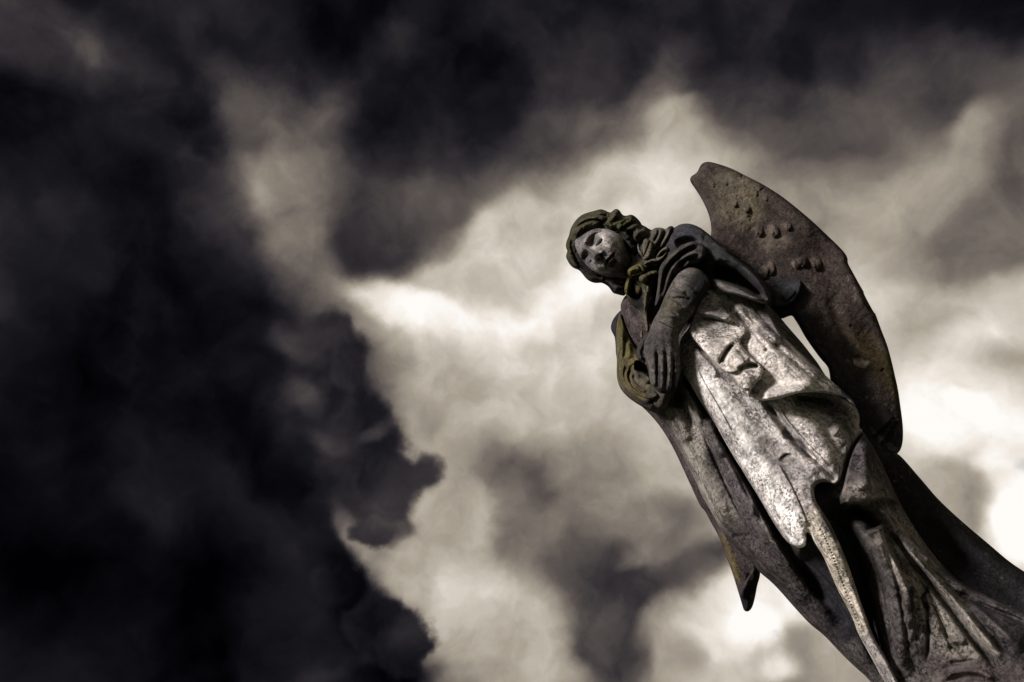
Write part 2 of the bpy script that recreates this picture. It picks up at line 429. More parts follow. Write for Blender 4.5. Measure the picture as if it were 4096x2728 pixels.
def relief(name, outline, mat, base, T, R, detail=None, colour=(.2, .18, .17), ops=(), back=None, step=3.0, parent=None,
           smooth=2, edge=7.0, blur_px=0, rough=.0016, key=None):
    """A closed stone form: its outline at true size, inflated to a real thickness, its front carved by detail()."""
    poly = chaikin(outline, smooth)
    x0, y0 = poly.min(0) - step*2
    x1, y1 = poly.max(0) + step*2
    xs, ys = np.arange(x0, x1, step), np.arange(y0, y1, step)
    X, Y = np.meshgrid(xs, ys)
    sd = sdist(X, Y, poly)
    ins = sd > step*.15
    cell = ins[:-1, :-1] & ins[1:, :-1] & ins[:-1, 1:] & ins[1:, 1:]
    node = np.zeros(X.shape, bool)
    allc = np.ones(X.shape, bool)
    for di in (0, 1):
        for dj in (0, 1):
            node[di:di + cell.shape[0], dj:dj + cell.shape[1]] |= cell
    cp = np.pad(cell, 1)
    allc = cp[:-1, :-1] & cp[1:, :-1] & cp[:-1, 1:] & cp[1:, 1:]
    bnd = node & ~allc
    gy, gx = np.gradient(sd, step)
    gl = np.hypot(gx, gy) + 1e-6
    PX = np.where(bnd, X - gx/gl*np.clip(sd, 0, 3*step), X)
    PY = np.where(bnd, Y - gy/gl*np.clip(sd, 0, 3*step), Y)
    q = np.clip(sd/R, 0, 1)
    prof = np.sqrt(np.clip(1 - (1 - q)**2, 0, 1))
    if blur_px:
        bb = blur(prof, max(1, int(blur_px/step)))
        f = sstep(sd/(blur_px*1.5))
        prof = prof*(1 - f) + bb*f
    fl = Field(X, Y)
    if detail: detail(fl)
    ef = sstep(sd/edge)
    rgh = fbm(X, Y, 60, 4)*rough*1.6 + fbm(X, Y, 11, 3)*rough*.7
    hf = np.where(bnd, 0, T*prof + (fl.h + rgh)*ef)
    hb = np.where(bnd, 0, -(back if back is not None else T)*prof)
    hf = np.maximum(hf, hb + .004*(~bnd))
    if isinstance(base, tuple):                  # lies on the smooth surface of another part
        off = base[1]
        if isinstance(off, list):
            num = den = 0
            for (bx, by, bv) in off:
                w = 1/((X - bx)**2 + (Y - by)**2 + 30.0**2)**1.5
                num, den = num + w*bv, den + w
            off = num/den
        yb = follow(base[0], X, Y) + off
    elif isinstance(base, (int, float)):
        yb = np.full(X.shape, float(base))
    else:
        num = den = 0
        for (bx, by, bv) in base:
            w = 1/((X - bx)**2 + (Y - by)**2 + 60.0**2)**1.5
            num, den = num + w*bv, den + w
        yb = num/den
    SURF[key or name] = (xs, ys, yb - T*prof, sd > step)
    rd = rays(PX.ravel(), PY.ravel())
    rd = rd/rd[:, 1:2]
    pf = CAM + rd*(DIST + yb - hf).ravel()[:, None]
    pb = CAM + rd*(DIST + yb - hb).ravel()[:, None]
    idx = -np.ones(X.size, int)
    fn = np.where(node.ravel())[0]
    idx[fn] = np.arange(len(fn))
    inner = np.where((node & ~bnd).ravel())[0]
    idb = idx.copy()
    idb[inner] = len(fn) + np.arange(len(inner))
    verts = np.vstack([pf[fn], pb[inner]])
    ci, cj = np.where(cell)
    Wd = X.shape[1]
    a, b, c, d = ci*Wd + cj, (ci + 1)*Wd + cj, (ci + 1)*Wd + cj + 1, ci*Wd + cj + 1
    ff = np.stack([idx[a], idx[b], idx[c], idx[d]], 1)
    fb = np.stack([idb[a], idb[d], idb[c], idb[b]], 1)
    same = (ff[:, None, :] == fb[:, :, None]).any(1).all(1)
    ff = ff[~same]; fb = fb[~same]
    faces = np.vstack([ff, fb])
    me = bpy.data.meshes.new(name)
    me.vertices.add(len(verts)); me.loops.add(faces.size); me.polygons.add(len(faces))
    me.vertices.foreach_set('co', verts.astype(np.float32).ravel())
    me.loops.foreach_set('vertex_index', faces.astype(np.int32).ravel())
    me.polygons.foreach_set('loop_start', np.arange(0, faces.size, 4, dtype=np.int32))
    me.polygons.foreach_set('use_smooth', np.ones(len(faces), bool))
    me.update(calc_edges=True)
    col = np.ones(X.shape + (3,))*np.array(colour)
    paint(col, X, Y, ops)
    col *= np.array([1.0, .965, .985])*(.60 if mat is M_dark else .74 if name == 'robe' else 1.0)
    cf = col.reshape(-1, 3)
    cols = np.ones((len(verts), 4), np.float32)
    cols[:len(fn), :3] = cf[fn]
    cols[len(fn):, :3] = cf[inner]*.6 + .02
    at = me.color_attributes.new('stain_and_shading', 'FLOAT_COLOR', 'POINT')  # stone colour and stains, plus shade in creases and light on ridges
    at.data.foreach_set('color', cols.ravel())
    me.materials.append(mat)
    o = bpy.data.objects.new(name, me)
    scene.collection.objects.link(o)
    if parent: 
        o.parent = parent
        o.matrix_parent_inverse = parent.matrix_world.inverted()
    return o

# ------------------------------------------------------------------ materials
def stone(name, speck=.55, fine=150, bump=.5, lichen=0.0):
    m = bpy.data.materials.new(name)
    m.use_nodes = True
    t = m.node_tree
    b = t.nodes['Principled BSDF']
    b.inputs['Roughness'].default_value = .95
    b.inputs['Specular IOR Level'].default_value = .12
    tcn = t.nodes.new('ShaderNodeTexCoord')
    at = t.nodes.new('ShaderNodeAttribute'); at.attribute_name = 'stain_and_shading'
    def nz(s, d, r, dist=0.0, kind=None):
        n = t.nodes.new('ShaderNodeTexNoise')
        n.inputs['Scale'].default_value = s; n.inputs['Detail'].default_value = d
        n.inputs['Roughness'].default_value = r; n.inputs['Distortion'].default_value = dist
        t.links.new(tcn.outputs['Object'], n.inputs['Vector'])
        return n
    def mr(v, a, b_, c, d):
        n = t.nodes.new('ShaderNodeMapRange')
        t.links.new(v, n.inputs[0])
        for i, x in enumerate((a, b_, c, d)): n.inputs[i + 1].default_value = x
        return n.outputs[0]
    def mul(a, b_):
        n = t.nodes.new('ShaderNodeMath'); n.operation = 'MULTIPLY'
        t.links.new(a, n.inputs[0])
        if isinstance(b_, float): n.inputs[1].default_value = b_
        else: t.links.new(b_, n.inputs[1])
        return n.outputs[0]
    f1 = nz(fine, 5, .7, .5)
    f2 = nz(34, 6, .65, .6)
    f3 = nz(9, 4, .6)
    f4 = nz(13, 5, .6, .3)
    lo = mr(f4.outputs['Fac'], .34, .56, 1.0, 1 - speck)
    s1n = t.nodes.new('ShaderNodeMapRange')
    t.links.new(f1.outputs['Fac'], s1n.inputs[0]); s1n.inputs[1].default_value = .40; s1n.inputs[2].default_value = .58
    t.links.new(lo, s1n.inputs[3]); s1n.inputs[4].default_value = 1.18
    s1 = s1n.outputs[0]
    s2 = mr(f2.outputs['Fac'], .35, .62, 1 - speck*.55, 1.15)
    s3 = mr(f3.outputs['Fac'], .3, .7, .85, 1.15)
    mp = t.nodes.new('ShaderNodeMapping')
    mp.inputs['Scale'].default_value = (1, 1, .14)
    t.links.new(tcn.outputs['Object'], mp.inputs[0])
    f7 = nz(38, 6, .62, .3)
    t.links.new(mp.outputs[0], f7.inputs['Vector'])
    s4 = mr(f7.outputs['Fac'], .36, .56, 1 - speck*.55, 1.08)
    k = mul(mul(mul(s1, s2), s3), s4)
    vm = t.nodes.new('ShaderNodeVectorMath'); vm.operation = 'SCALE'
    t.links.new(at.outputs['Color'], vm.inputs[0]); t.links.new(k, vm.inputs['Scale'])
    # crusty lichen spots with ragged edges
    f5 = nz(46, 8, .72, .4)
    f6 = nz(7, 3, .5)
    sp = mul(mr(f5.outputs['Fac'], .585, .62, 0.0, 1.0), mr(f6.outputs['Fac'], .48, .60, 0.0, lichen))
    mxl = t.nodes.new('ShaderNodeMix'); mxl.data_type = 'RGBA'
    t.links.new(sp, mxl.inputs[0]); t.links.new(vm.outputs[0], mxl.inputs[6])
    mxl.inputs[7].default_value = (.17, .155, .115, 1)
    t.links.new(mxl.outputs[2], b.inputs['Base Color'])
    bp = t.nodes.new('ShaderNodeBump')
    bp.inputs['Strength'].default_value = bump
    bp.inputs['Distance'].default_value = .004
    t.links.new(f1.outputs['Fac'], bp.inputs['Height'])
    bp2 = t.nodes.new('ShaderNodeBump')
    bp2.inputs['Strength'].default_value = bump
    bp2.inputs['Distance'].default_value = .006
    t.links.new(f2.outputs['Fac'], bp2.inputs['Height'])
    t.links.new(bp.outputs[0], bp2.inputs['Normal'])
    t.links.new(bp2.outputs[0], b.inputs['Normal'])
    return m
M_robe = stone('bleached_limestone', .85, 120, .8)
M_dark = stone('blackened_limestone', .6, 150, .9, .5)
M_face = stone('mottled_limestone', .8, 150, .4)

DK = (.018, .017, .018); DK2 = (.052, .048, .050); WING = (.075, .057, .050); GREY = (.15, .135, .128)
BRI = (.62, .57, .50); MID = (.33, .30, .275); MOSS = (.16, .135, .035); OLIVE = (.075, .068, .035); TAN = (.20, .165, .11)

# ------------------------------------------------------------------ the statue
foot = CAM + (lambda r: r/r[1]*(DIST + .1))(rays(np.array([3900.0]), np.array([3000.0]))[0])
PLINTH_Z = float(foot[2]) - .12
root = bpy.data.objects.new('angel_statue', None)
root.empty_display_size = .3
root.location = (float(foot[0]), DIST + .05, PLINTH_Z)
scene.collection.objects.link(root)
root['label'] = 'weathered stone angel leaning its head down, hands crossed at the chest, against storm clouds'
root['category'] = 'statue'
bpy.context.view_layer.update()

def part(*a, **k):
    k.setdefault('parent', root)
    return relief(*a, **k)

# far wing, seen edge-on behind the left side of the robe
def d_far(f):
    f.E(Q(5, (820,1120),(760,1230),(730,1300),(700,1360)), 26, .02, 6)
    f.G(Q(5, (560,860),(640,1060),(700,1280),(745,1420)), 16, .014)
    f.G(Q(5, (790,1150),(780,1260),(770,1380)), 14, -.012)
far = part('wing', Q(2, (400,330),(335,378),(300,415),(262,470),(243,530),(246,575),(270,620),(290,660),(300,900),(420,1250),(600,1400)) +
     Q(5, (75,0),(180,170),(285,400),(345,530),(395,640),(430,670),(480,770),(540,870),(590,1010),(640,1140),(680,1270),(720,1400),(735,1455),(765,1467),(800,1440),(825,1350),(840,1260),(862,1190),(866,1130),(900,1000),(700,600),(500,200),(350,-100)) + Q(2, (760,900),(600,500)),
     M_dark, .16, .045, 45, d_far, (.085, .066, .066), [
      ('b', 2443, 1310, 60, 90, 0, (.03, .03, .036)),
      ('s', Q(5, (570,880),(620,1020),(680,1180)), 13, (.15,.115,.055,.8)),
      ('s', Q(5, (650,1000),(670,1120),(695,1230)), 5, (.20,.16,.06,.7)),
      ('s', Q(5, (840,1140),(790,1250),(740,1440)), 26, DK),
      ])
far['label'] = 'far wing, only its long purple-brown edge and ochre tip in view'

# near wing
WING_OUT = (Q(3, (245,118),(285,103),(340,110),(470,150),(560,190),(605,216),(700,262),(815,322),(960,415),(1110,535),(1240,645),(1370,770),(1450,845),(1525,925),(1549,972),(1546,1012),(1590,1090),(1650,1200),(1720,1320),(1770,1410),(1800,1490)) +
    Q(4, (1765,10),(1840,110),(1890,230),(1940,370),(1985,480),(2020,610),(2045,720),(2075,850),(2090,960),(2110,1100),(2118,1200),(2115,1290),(2100,1350),(2070,1392),(2030,1398),(2000,1412),(1960,1395),(1930,1360),(1880,1345),(1870,1310),(1860,1270),(1825,1240),(1815,1200),(1780,1175),(1720,1150),(1600,1000),(1510,800),(1500,700),(1482,655),(1430,600),(1370,520),(1300,420),(1240,310),(1210,265),(1188,232),(1150,243),(1100,266),(1020,230),(900,150),(700,0)) +
    Q(3, (700,1100),(480,960),(340,860),(318,770),(325,740),(325,690),(310,600),(280,520),(240,440),(190,360),(140,290),(133,260),(145,235),(180,215),(205,190),(220,150)))
def d_wing(f):
    A = 62
    for (x, y, l, a) in ((335,300,44,.012),(455,290,34,.010),(535,470,50,.018),(640,510,66,.022),(722,375,42,.013),(812,425,42,.010),(752,715,78,.026),(888,715,86,.028),
                         (1010,670,66,.020),(1085,1010,70,.018),(1140,985,84,.024),(1265,1005,95,.028),(795,1090,84,.018),(850,1045,96,.022),(1330,780,40,.004),(590,640,30,.004)):
        (qx, qy), = Q(3, (x, y))
        f.lobe(qx, qy, l*.38, l*.23, 78, a*.72)
        if l > 60: f.lobe(qx - l*.10, qy + l*.05, l*.20, l*.07, 78, a*.35)
    # lower covert edge over the hole
    f.E(Q(3, (860,1400),(960,1400),(1040,1370),(1090,1310),(1125,1230),(1120,1170)), 46, .034, 6, g=.02, wg=22)
    f.E(Q(3, (980,1360),(1040,1310),(1080,1260)), 22, .012, 5)
    # feather valleys of the lower wing
    f.G(Q(4, (1200,200),(1300,380),(1420,560),(1540,740),(1680,940)), 40, .022)
    f.G(Q(4, (1500,0),(1540,240),(1640,420),(1720,640),(1800,860),(1860,1000)), 26, -.016)
    f.G(Q(4, (1400,100),(1480,380),(1600,560),(1700,780)), 22, -.010)
    f.G(Q(4, (1620,240),(1740,440),(1860,680),(1940,900)), 34, .012)
    f.G(Q(3, (1450,900),(1560,1080),(1640,1260),(1720,1440)), 24, .006)
    f.B(*Q(4, (1755,610))[0], 26, 17, 50, -.014, 1)
    f.B(*Q(4, (1720,560))[0], 16, 12, 50, .008, 1)
    f.B(*Q(4, (1680,322))[0], 6, 6, 0, -.012, 1)
    f.B(*Q(4, (1945,690))[0], 11, 5, -40, -.012, 1)
    # tips
    f.E(Q(4, (1825,1250),(1860,1240),(1920,1180),(1985,1130),(2040,1070)), 34, .034, 5, g=.010)
    f.E(Q(4, (1875,1345),(1920,1300),(1975,1230),(2020,1160),(2045,1100)), 30, .034, 5, g=.010)
    f.E(Q(4, (1990,1410),(2010,1340),(2040,1270),(2060,1180)), 26, .026, 5)
    f.B(*Q(4, (1910,1110))[0], 60, 60, 0, .02)
    # chips and joints
    f.G(Q(3, (597,238),(612,215)), 2.5, -.01, 0); f.G(Q(3, (770,362),(820,322)), 2.5, -.008, 0)
    f.h += fbm(f.X, f.Y, 22, 4)*.0022
    f.h += fbm(f.X, f.Y, 18, 4)*.006*np.exp(-(((f.X - 2960)/95)**2 + ((f.Y - 815)/110)**2))*1.6
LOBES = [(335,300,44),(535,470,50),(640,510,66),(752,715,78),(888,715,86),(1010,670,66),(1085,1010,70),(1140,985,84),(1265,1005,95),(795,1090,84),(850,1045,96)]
LOBE_LIGHT = [('b', *Q(3, (x - 5, y - 5))[0], l*.16, l*.26, -10, (.17, .135, .105, .75)) for x, y, l in LOBES]  # lit side of each feather lobe painted in as lighter tan
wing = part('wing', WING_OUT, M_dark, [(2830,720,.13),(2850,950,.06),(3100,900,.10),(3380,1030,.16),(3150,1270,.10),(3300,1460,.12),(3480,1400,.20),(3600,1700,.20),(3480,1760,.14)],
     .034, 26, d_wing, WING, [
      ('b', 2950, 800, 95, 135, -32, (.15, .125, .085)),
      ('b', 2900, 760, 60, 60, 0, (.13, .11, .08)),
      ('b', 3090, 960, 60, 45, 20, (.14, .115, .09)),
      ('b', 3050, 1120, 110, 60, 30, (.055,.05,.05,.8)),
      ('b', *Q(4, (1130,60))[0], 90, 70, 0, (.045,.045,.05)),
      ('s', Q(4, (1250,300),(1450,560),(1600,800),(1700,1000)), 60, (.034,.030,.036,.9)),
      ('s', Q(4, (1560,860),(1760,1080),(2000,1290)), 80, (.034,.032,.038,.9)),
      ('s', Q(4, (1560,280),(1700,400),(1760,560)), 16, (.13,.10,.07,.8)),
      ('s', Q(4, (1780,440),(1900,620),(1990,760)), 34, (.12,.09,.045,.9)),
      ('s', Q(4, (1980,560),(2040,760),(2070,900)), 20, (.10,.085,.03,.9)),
      *LOBE_LIGHT,
      ('s', Q(4, (1850,1240),(1940,1320),(2040,1380)), 26, (.15,.14,.14)),  # feather tips painted lighter, as if lit
      ('b', *Q(4, (1757,612))[0], 24, 15, 50, (.55,.48,.36)),
      ])
wing['label'] = 'near wing raised high, reddish brown with carved feather tips'

# trailing mantle behind
def d_man(f):
    f.G(Q(5, (1950,230),(2150,460),(2400,700),(2700,900)), 30, .01)
    f.G(Q(6, (900,300),(1200,640),(1500,860),(1800,960)), 50, -.03)
part('mantle', [(3440,1640),(3500,1740),(3560,1800)] + Q(5, (1948,226),(2010,290),(2090,385),(2156,460)) + Q(8, (1960,730),(2080,840),(2200,940),(2280,1010),(2354,1060)) +
     [(4250,2380),(4420,2560),(4500,2800),(4460,3000),(3900,3000),(3700,2600),(3450,2150),(3380,1800)],
     M_dark, [(3450,1800,.14),(3800,2200,.14),(4200,2700,.16)], .12, 90, d_man, DK, [
      ('b', 3560, 1960, 90, 200, -30, (.036,.032,.034)),
      ('s', [(3760,2080),(3950,2260),(4096,2380)], 40, (.034,.032,.034)),
      ])

# robe
ROBE = (Q(2, (560,120),(440,170),(386,225),(352,290),(345,330),(352,390),(370,480),(420,640),(470,760),(520,900),(560,1150),(640,1330),(700,1430)) +
    Q(5, (110,0),(170,90),(230,200),(330,380),(400,540),(480,680),(560,830),(600,890),(650,935),(700,990),(780,1055),(820,1100),(862,1158),(940,1220),(1010,1290),(1080,1370),(1150,1450),(1260,1568)) +
    Q(6, (180,1210),(290,1330),(400,1440),(540,1560)) + [(3560,2850),(3680,3000),(4480,3000),(4500,2760),(4300,2560)] +
    [(4150,2480),(4000,2410),(3880,2350),(3780,2270),(3700,2170),(3630,2060),(3590,1985),(3520,1830),(3450,1720),(3400,1640),(3300,1500)] +
    Q(4, (1410,640),(1340,550),(1270,460),(1190,370),(1100,265),(1040,170),(900,60),(700,-100)) + [(2900,1020),(2800,960),(2700,950),(2640,1000)])
def d_robe(f):
    f.k = 1.35
    R = lambda *p: list(reversed(p))
    # left panel
    f.G(Q(5, (420,60),(500,260),(600,480),(720,720),(800,860)), 7, -.008)
    f.G(Q(5, (560,140),(680,380),(800,620),(900,800)), 6, -.007)
    f.G(Q(5, (640,860),(800,1010),(980,1200),(1180,1430),(1330,1600)), 7, -.008)
    f.G(Q(5, (300,160),(400,420),(500,660),(560,800)), 6, -.006)
    f.E(Q(5, *R((330,-60),(380,100),(430,280),(490,450),(540,600),(600,740),(655,880))), 62, .026, 60, taper=.3)
    f.G(Q(5, (250,-40),(300,150),(380,330),(450,520),(530,700),(600,850)), 30, .016)
    f.G(Q(5, (500,60),(640,330),(740,520),(860,740),(980,930)), 40, .018)
    f.G(Q(5, (450,-60),(500,100),(580,260)), 20, .016)
    f.G(Q(5, (500,-60),(560,80),(640,210),(740,380),(840,560),(940,730),(1040,900),(1140,1060),(1260,1240),(1400,1450)), [12,16,22,24,26], -.05)
    f.G(Q(5, (1160,1000),(1260,1080),(1350,1240),(1450,1420),(1560,1620)), 46, -.05)
    f.G(Q(5, (640,880),(800,860)), 10, -.006)
    f.G(Q(5, (720,960),(900,1080),(1060,1240),(1200,1420)), 40, .016)
    f.G(Q(5, (860,700),(960,880),(1060,1040),(1180,1190),(1280,1330),(1420,1500)), 14, .012)
    f.G(Q(5, (790,540),(810,640),(800,720)), 12, .008)
    # pleats just under the hands
    f.G(Q(2, (880,1330),(930,1480),(990,1640),(1040,1760)), 22, .020)
    f.G(Q(2, (940,1200),(1000,1330),(1060,1480),(1120,1640)), 16, -.022)
    f.G(Q(2, (1030,1110),(1090,1270),(1140,1420),(1190,1600)), 16, .016)
    f.G(Q(2, (1000,1040),(1100,1190),(1200,1340),(1320,1520)), 15, -.04)
    f.G(Q(2, (900,1100),(960,1240),(960,1400)), 15, -.03)
    f.E(Q(2, (780,1500),(800,1430),(860,1360)), 30, .01, 5)
    # chest
    f.G(Q(2, (400,330),(450,460),(520,600),(590,720)), 30, .012)
    # long dark valley right of the stitched band, then the fan of pleats
    f.G(Q(6, (200,180),(330,420),(420,700),(500,980),(570,1260),(640,1480)), [50,50,46,40,26], -.070)
    f.L(Q(5, (1690,10),(1620,110),(1560,230),(1525,360),(1500,500),(1478,610),(1500,640),(1570,632),(1700,612),(1820,590),(1880,600),(1945,632),(1925,560),(1870,420),(1820,250),(1740,60)), .085, 16, 1)
    f.G(Q(5, (1680,120),(1690,300),(1700,520)), 34, .03)
    f.G(Q(5, (1540,660),(1640,690),(1740,740),(1780,820)), 34, -.085)
    f.G(Q(6, (430,350),(520,450),(600,600),(680,800),(740,1000),(780,1200),(820,1500)), 60, .028)
    f.E(Q(6, (860,1180),(845,1000),(812,860),(765,760),(715,660),(650,540),(585,430)), 40, .020, 16)
    f.G(Q(6, (640,560),(720,740),(760,900),(790,1100),(830,1400)), 9, -.010)
    f.G(Q(6, (520,520),(590,700),(650,900),(690,1150),(720,1400)), 10, -.009)
    f.G(Q(6, (470,600),(520,800),(580,1050),(640,1300)), 12, .008)
    f.G(Q(6, (900,760),(1010,960),(1090,1150),(1160,1350)), 8, -.010)
    f.G(Q(6, (1100,800),(1250,960),(1400,1150),(1560,1330)), 11, -.014)
    f.G(Q(6, (1160,820),(1320,970),(1480,1130),(1640,1280)), 12, .014)
    f.E(Q(6, *R((560,220),(660,300),(760,380),(860,480),(960,590),(1040,680))), 44, .02, 10)
    f.G(Q(6, (600,340),(720,480),(850,650),(1000,840),(1130,1000),(1250,1170),(1380,1330),(1500,1480)), 11, -.034)
    f.G(Q(6, (740,500),(860,620),(1000,760),(1150,920),(1300,1110),(1450,1290),(1540,1400)), 14, .024)
    f.G(Q(6, (690,640),(790,800),(880,950),(960,1090),(1100,1240)), 24, .012)
    f.G(Q(6, (930,840),(945,940),(968,1080),(975,1200),(965,1400)), 7, -.014)
    
    f.G(Q(6, (1180,870),(1300,950),(1450,1020),(1600,1075),(1760,1150)), 13, -.034)
    f.G(Q(6, (1180,800),(1330,880),(1480,950),(1640,1010)), 20, .012)
    f.G(Q(6, (1240,980),(1400,1100),(1560,1200),(1720,1300)), 40, .02)
    f.G(Q(6, (600,1300),(660,1400),(720,1540)), 14, .02)
    f.G(Q(6, (540,1290),(610,1400),(660,1560)), 12, -.02)
    f.G(Q(6, (800,1240),(840,1400),(880,1560)), 26, -.014)
    f.G(Q(6, (1080,1545),(1160,1495),(1270,1478),(1400,1500),(1480,1560)), 14, .012)
    f.G(Q(6, (1060,1600),(1160,1540),(1280,1520),(1400,1545)), 12, -.003)
    f.G(Q(6, (1130,1420),(1220,1425),(1330,1400)), 8, -.006)
    f.G(Q(6, (1090,1290),(1170,1250),(1260,1260)), 14, .012)
    # the dark side under the mantle
    f.G([(3700,2120),(3850,2300),(4000,2400)], 40, -.02)
    # horizontal weathering ripples
    f.h += .0012*np.sin((f.X*.55 + f.Y*.84)/9.0 + fbm(f.X, f.Y, 90, 3)*7)*sstep((f.X - 3400)/160)*sstep(.5 + 2*fbm(f.X, f.Y, 120, 2))
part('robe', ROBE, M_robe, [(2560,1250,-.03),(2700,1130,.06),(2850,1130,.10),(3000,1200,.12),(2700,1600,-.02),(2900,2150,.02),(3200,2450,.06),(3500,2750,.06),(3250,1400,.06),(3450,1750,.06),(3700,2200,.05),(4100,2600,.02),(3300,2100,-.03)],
     .19, 190, d_robe, (.13, .115, .108), [  # strokes below also paint lit ridges light and shaded valleys dark
      ('p', [(2400,1100),(2740,1100),(2700,1500),(2560,1500)], 30, (.085, .068, .066)),
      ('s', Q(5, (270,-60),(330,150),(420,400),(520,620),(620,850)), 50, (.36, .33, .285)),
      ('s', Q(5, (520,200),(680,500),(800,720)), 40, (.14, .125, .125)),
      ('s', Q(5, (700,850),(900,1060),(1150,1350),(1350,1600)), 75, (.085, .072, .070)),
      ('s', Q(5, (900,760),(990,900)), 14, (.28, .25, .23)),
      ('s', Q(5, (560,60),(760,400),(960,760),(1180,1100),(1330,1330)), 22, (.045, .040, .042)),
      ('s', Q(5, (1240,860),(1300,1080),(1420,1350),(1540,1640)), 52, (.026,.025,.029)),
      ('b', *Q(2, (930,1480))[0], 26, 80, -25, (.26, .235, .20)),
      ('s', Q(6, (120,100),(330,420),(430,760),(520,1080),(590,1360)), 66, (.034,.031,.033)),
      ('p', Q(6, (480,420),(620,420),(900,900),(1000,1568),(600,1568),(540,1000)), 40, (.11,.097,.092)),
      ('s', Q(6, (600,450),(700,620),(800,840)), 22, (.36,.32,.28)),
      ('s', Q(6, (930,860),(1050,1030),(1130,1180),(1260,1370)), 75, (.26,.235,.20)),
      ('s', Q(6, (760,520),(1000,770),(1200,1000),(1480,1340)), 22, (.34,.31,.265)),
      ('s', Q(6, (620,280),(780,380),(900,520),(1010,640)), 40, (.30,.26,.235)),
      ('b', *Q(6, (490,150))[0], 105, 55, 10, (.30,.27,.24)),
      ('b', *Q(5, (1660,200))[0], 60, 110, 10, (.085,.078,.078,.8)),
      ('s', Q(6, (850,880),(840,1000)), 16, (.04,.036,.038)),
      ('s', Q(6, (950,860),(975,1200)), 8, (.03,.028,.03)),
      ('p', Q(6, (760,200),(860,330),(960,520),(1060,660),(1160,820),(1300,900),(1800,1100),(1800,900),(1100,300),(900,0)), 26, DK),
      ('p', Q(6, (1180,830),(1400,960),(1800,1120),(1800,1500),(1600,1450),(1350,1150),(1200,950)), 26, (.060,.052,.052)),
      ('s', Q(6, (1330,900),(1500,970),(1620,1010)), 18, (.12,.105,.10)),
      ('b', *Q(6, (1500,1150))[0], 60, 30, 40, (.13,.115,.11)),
      ('p', Q(5, (1480,640),(1700,640),(1800,760),(1770,830),(1640,760),(1520,700)), 16, (.014,.013,.015)),  # shade in the cavity below the fold, painted near-black
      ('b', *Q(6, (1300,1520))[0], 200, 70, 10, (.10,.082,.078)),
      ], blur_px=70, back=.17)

# front panel of the skirt with the stitched band
PANEL = (Q(4, (330,330),(250,420),(235,560),(262,690),(330,800),(400,920),(470,1030),(540,1130),(610,1260),(690,1400),(760,1510)) +
    Q(5, (800,480),(880,610),(940,720),(1010,830),(1060,900),(1120,950),(1180,968),(1222,945),(1232,900),(1226,842),(1246,846),(1290,930),(1350,1010),(1390,1100),(1440,1220),(1500,1350),(1560,1450),(1610,1568)) + Q(6, (430,1180),(500,1310),(550,1400),(600,1500),(640,1568),(720,1720),(830,1720),(760,1600),(700,1480),(650,1380),(600,1300),(560,1230)) + Q(5, (1690,1490),(1640,1350),(1590,1200),(1550,1080),(1500,960),(1450,850),(1400,750),(1340,660),(1300,600),(1282,510),(1300,470),(1340,445),(1400,452),(1450,472),(1490,440),(1515,370),(1530,290),(1570,190),(1640,90),(1680,20)) +
    Q(4, (1745,1190),(1760,1100),(1740,1020),(1640,900),(1480,755),(1300,600),(1100,400),(1000,240),(900,60),(700,-60),(500,-60),(400,100)))
def d_pan(f):
    f.k = 1.3
    f.G(Q(4, (330,450),(420,600),(520,760),(640,950),(760,1150),(880,1350),(1000,1540),(1090,1660)), [40,60,75,75,60,45], .024)
    f.G(Q(4, (940,950),(1040,1050),(1130,1170),(1220,1290),(1330,1390),(1440,1480)), [9,15,18,15,11], -.042)
    f.G(Q(4, (1380,1430),(1480,1540),(1560,1620)), 12, -.02)
    f.G(Q(4, (1130,960),(1290,1130),(1420,1300),(1540,1460)), 36, .016)
    f.E(Q(4, (1500,1500),(1380,1370),(1260,1250),(1150,1120),(1070,1000)), 60, .012, 6)
    f.E(Q(4, (700,1240),(600,1050),(500,880),(420,740),(380,640)), 30, .006, 5)
    f.G(Q(4, (1180,925),(1300,930),(1450,955),(1580,1000)), 44, -.065)
    f.E(Q(4, (1530,1250),(1580,1190),(1610,1110),(1620,1040)), 30, .010, 6)
    f.G(Q(4, (1450,1130),(1540,1300),(1600,1400)), 24, -.012)
    f.E(Q(5, (1240,820),(1180,640),(1100,470),(1000,300)), 30, .008, 5)
    f.E(Q(4, (540,760),(560,690),(420,560),(380,480)), 20, .008, 6)
    for i in range(34):
        t = i/33
        p = np.array([[1340,820],[1385,905],[1430,1010],[1470,1120],[1500,1200],[1545,1330],[1590,1440],[1640,1568]], float)
        k = t*(len(p) - 1); a = int(min(k, len(p) - 2))
        q = p[a] + (p[a + 1] - p[a])*(k - a)
        f.B(*Q(5, tuple(q))[0], 4, 4, 0, -.007, 1)
    f.G(Q(5, (1020,270),(1080,230),(1120,240)), 6, -.006)
